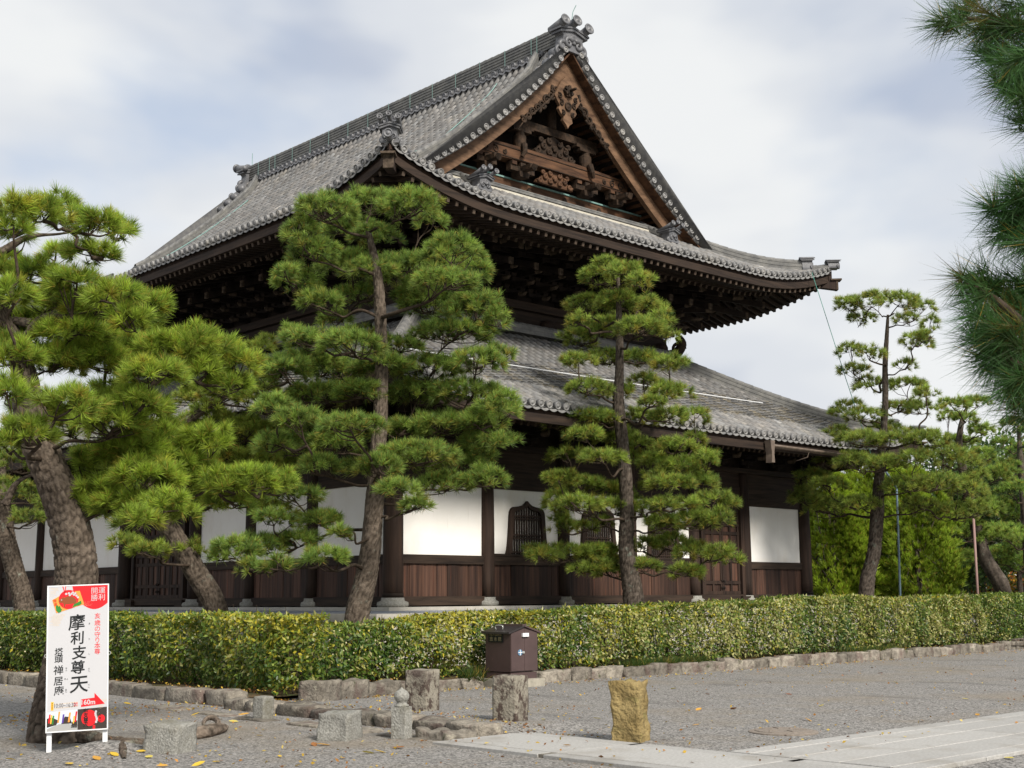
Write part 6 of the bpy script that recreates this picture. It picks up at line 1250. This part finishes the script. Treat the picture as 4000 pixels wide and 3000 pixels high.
def broadleaf(name, label, px, D, r, h, n, seed, cols, lean=0):
    rng = np.random.default_rng(seed); c = at(px, 1285, D); c[2] = 0; t = thing(name, label, 'tree', c); P = []
    for _ in range(26): q = rng.normal(size=3); q /= np.linalg.norm(q); cc = c+np.array([q[0]*r*.7, q[1]*r*.7, h*.62+q[2]*h*.32]); m_ = n//26; v = rng.normal(size=(m_, 3)); v /= np.linalg.norm(v, axis=1)[:, None]; P.append(cc+v*np.array([r*.42, r*.42, h*.13])*rng.uniform(.5, 1, (m_, 1)))
    P = np.vstack(P); C = np.array(cols)[rng.integers(0, len(cols), len(P))]*rng.uniform(.55, 1.15, (len(P), 1)); put('crown', leaf_mesh('crown', P, rng.normal(size=P.shape)+[0, 0, .6], .22, .17, C, rng), t)
    mb = MB(); mb.tube(cat_rom([c, c+np.array([lean*.5, 0, h*.3]), c+np.array([lean, 0, h*.7])], 4), np.linspace(.17, .05, 9), 8)
    for _ in range(9): f0 = c+np.array([lean*.6, 0, h*rng.uniform(.25, .6)]); e = P[rng.integers(len(P))]; mb.tube([f0, lerp(f0, e, .5), e], [.05, .03, .01], 5)
    obj('trunk', mb, M['bark_dark'], t, True); return t
OR = [(.50, .20, .02), (.52, .30, .03), (.40, .13, .02), (.24, .24, .03)]; GR = [(.06, .12, .025), (.10, .16, .035), (.05, .10, .03)]
broadleaf('maple', 'orange autumn maple low behind the juniper with pointed tips', 2055, 66, 1.8, 2.4, 2000, 1, OR+GR); broadleaf('maple', 'orange and yellow maple behind the pink pole', 2140, 66, 2.6, 5.2, 3000, 2, OR+GR[:1]); broadleaf('maple', 'low red-orange maple at the far right edge behind the hedge', 2200, 62, 1.5, 2.0, 1400, 3, OR+GR)
broadleaf('background_tree', 'rounded dark green tree closing the view right of the junipers', 2045, 60, 3.2, 6.8, 7000, 41, GR); broadleaf('background_tree', 'tall dark green tree closing the view behind the mossy leaning trunk', 2125, 63, 3.6, 8.2, 8000, 42, GR); broadleaf('background_tree', 'dark green tree closing the view at the right edge', 2205, 60, 3.4, 8.0, 8000, 43, GR)
broadleaf('background_tree', 'dark green tree far behind the gap between junipers', 1935, 85, 5, 9, 3600, 4, GR); broadleaf('background_tree', 'dark green tree far behind the pink pole', 2080, 88, 5.5, 10, 3600, 5, GR); broadleaf('background_tree', 'dark green tree far behind the right edge pines', 2190, 90, 6, 12, 3600, 6, GR); broadleaf('background_tree', 'dark green tree far behind the hall\'s right corner', 1790, 90, 5, 9, 3000, 7, GR)
for i, (px, D) in enumerate(((2010, 64), (2026, 60), (2068, 70), (1830, 62), (1770, 66), (1870, 60))):
    broadleaf('background_tree', ['straight dark trunk seen left of the orange maple', 'leaning dark trunk beside the orange maple', 'thin dark trunk right of the orange maple', 'dark trunk seen low between the junipers', 'dark trunk seen low beside the hall\'s corner column', 'dark trunk low behind the bare-trunked pine'][i], px, D, 2.6, 6.5, 3600, 20+i, GR, lean=(.2, -.9, .3, 0, .2, -.3)[i])
p = at(1910, 1283, 62); FS = thing('white_sign', 'small white panel far away between trunks above the hedge', 'sign', (p[0], p[1], 0)); mb = MB(); mb.box((p[0], p[1], 1.35), (.9, .06, 1.1), rz=-.8); obj('panel', mb, M['white_paint'], FS)
for k in (-1, 1): mb = MB(); mb.box((p[0]+k*.25, p[1]-k*.26, .6), (.07, .07, 1.5)); obj('leg', mb, M['white_paint'], FS)
# tree belt that closes the horizon
rng = np.random.default_rng(5); n = 26000; ang = np.radians(rng.uniform(-12, 100, n)); rad_ = rng.uniform(105, 135, n); hb = 5.5+2.5*vn(np.stack([ang*22, ang*0, ang*0], -1))+1.2*vn(np.stack([ang*70, ang*0, ang*0], -1)); P = np.stack([CAM[0]+rad_*np.cos(ang), CAM[1]+rad_*np.sin(ang), rng.uniform(0, 1, n)**.7*hb], 1)
C = np.array(GR)[rng.integers(0, 3, n)]*rng.uniform(.5, 1.2, (n, 1)); o = put('far_trees', leaf_mesh('far_trees', P, rng.normal(size=P.shape)+[0, 0, .5], .95, .7, C, rng), None, kind='stuff'); tag(o, 'belt of distant dark green trees closing the horizon', 'trees')
# ================================================================== near branches hanging in from the right
rng = np.random.default_rng(12)
nb0 = at(2640, 1300, 5.6); nb0[2] = 0.
NB = thing('pine_tree', 'pine close by whose boughs hang dark against the sky at the right edge', 'pine tree', nb0)
sprays = [(2030,45,4.9),(2075,20,4.9),(2110,75,4.8),(2150,40,4.8),(2190,60,4.8),(2210,15,4.9),(2125,110,4.8),(2160,140,4.7),(2200,150,4.8),(2170,195,4.7),(2205,205,4.7),(2150,90,5.0),
 (2210,395,4.6),(2178,418,4.6),(2145,450,4.6),(2190,470,4.6),(2215,430,4.6),(2160,500,4.6),(2195,530,4.6),(2170,480,4.7),
 (2075,600,4.5),(2110,640,4.5),(2130,610,4.5),(2150,660,4.5),(2100,680,4.5),(2175,640,4.5),(2200,690,4.5),
 (2095,730,4.4),(2130,720,4.4),(2165,720,4.4),(2200,740,4.4),(2120,770,4.4),(2160,790,4.4),(2195,800,4.4),(2170,840,4.4),(2210,860,4.4),(2140,750,4.5),(2205,620,4.5),(2225,50,4.8),(2225,110,4.8),(2190,110,4.9),(2225,180,4.8),(2180,165,4.8),(2225,240,4.8),(2215,255,4.7),(2225,410,4.7),(2222,470,4.7),(2225,520,4.7),(2222,590,4.6),(2200,650,4.6),(2225,700,4.6),(2180,690,4.6),(2225,770,4.6),(2150,700,4.6),(2180,770,4.5),(2225,830,4.5),(2190,850,4.5),(2200,900,4.5),(2130,690,4.6),(2100,620,4.6),(2060,30,4.9),(2130,60,4.9)]
P = np.array([at(x, y, d+rng.uniform(-.15, .15)) for x, y, d in sprays]); rt_ = cr*1.; A = np.array([-rt_*rng.uniform(.5, .9)+np.array([0, 0, 1.])*rng.uniform(-.35, .55)+fwd*rng.uniform(-.5, .4) for _ in sprays]); A /= np.linalg.norm(A, axis=1)[:, None]
PP = np.repeat(P, 4, 0)-np.repeat(A, 4, 0)*np.tile([0, .05, .02, .07], len(P))[:, None]; PP = PP+rng.normal(size=PP.shape)*.022*(np.arange(len(PP)) % 4 > 1)[:, None]; AA = np.repeat(A, 4, 0)+rng.normal(size=PP.shape)*.25; AA /= np.linalg.norm(AA, axis=1)[:, None]
cc_ = np.array([.04, .115, .03])*rng.uniform(.6, 1.4, (len(PP), 1)); cc_ = np.where(rng.random((len(PP), 1)) < .05, np.array([.12, .11, .025]), cc_)  # needle colour darkened to give the backlit look against the bright sky
trunk_n = [nb0+np.array([0, 0, -.05]), nb0+np.array([.03, .02, .7]), nb0+np.array([-.04, .05, 1.6]), nb0+np.array([.02, .0, 2.6]), nb0+np.array([-.05, .03, 3.6]), nb0+np.array([.0, .0, 4.6])]
V, F, C = bark_tube(trunk_n, [.17, .13, .12, .10, .07, .03], 40, 120, (.10, .05), .018, 91); put('trunk', np_mesh('trunk', V, F, C, M['bark_dark'], True), NB); tcn_ = cat_rom(trunk_n, 8)
put('crown', needle_mesh('crown', PP, AA, 50, np.full(len(PP), .14), .0034, cc_, rng, (10, 78), oldf=.015), NB)
xtra = []
for (pts, r0) in (([(2220, 60, 4.9), (2150, 50, 4.9), (2090, 40, 4.9)], .022), ([(2230, 170, 4.8), (2170, 150, 4.8)], .018), ([(2220, 480, 4.6), (2160, 460, 4.6)], .020), ([(2200, 690, 4.5), (2140, 640, 4.5), (2090, 612, 4.5)], .020), ([(2220, 800, 4.4), (2150, 750, 4.4), (2100, 735, 4.4)], .020)):
    tw = [at(*p_) for p_ in pts]; s0 = tcn_[int(np.argmin(np.abs(tcn_[:, 2]-(tw[0][2]-.12))))]; md = lerp(s0, tw[0], .5)+np.array([0, 0, -.10])+rng.normal(size=3)*.03
    mb = MB(); Q = cat_rom([s0, lerp(s0, md, .5)+rng.normal(size=3)*.03, md]+tw, 6); mb.tube(Q, np.linspace(r0*1.6, r0*.28, len(Q)), 7); obj('branch', mb, M['twig'], NB, True)
    for q_ in Q[4:-6:2]: xtra.append(q_+rng.normal(size=3)*.08+np.array([0, 0, .05]))
for z_ in (3.9, 4.2, 4.5): xtra += [nb0+np.array([rng.normal(0, .3), rng.normal(0, .3), z_]) for _ in range(8)]
XP = np.array(xtra); XP = np.repeat(XP, 3, 0)+rng.normal(size=(len(XP)*3, 3))*.06; XA = rng.normal(size=XP.shape)*.6+np.array([0, 0, .5]); XA /= np.linalg.norm(XA, axis=1)[:, None]
keep_ = ((XP-CAM)@cr)/((XP-CAM)@fw)*FPX/S+1106 > 2225          # these belong to the part of the tree beside the view
put('crown', needle_mesh('crown', XP[keep_], XA[keep_], 50, np.full(int(keep_.sum()), .14), .0034, np.array([.04, .115, .03])*rng.uniform(.6, 1.4, (int(keep_.sum()), 1)), rng, (10, 78), oldf=.015), NB)
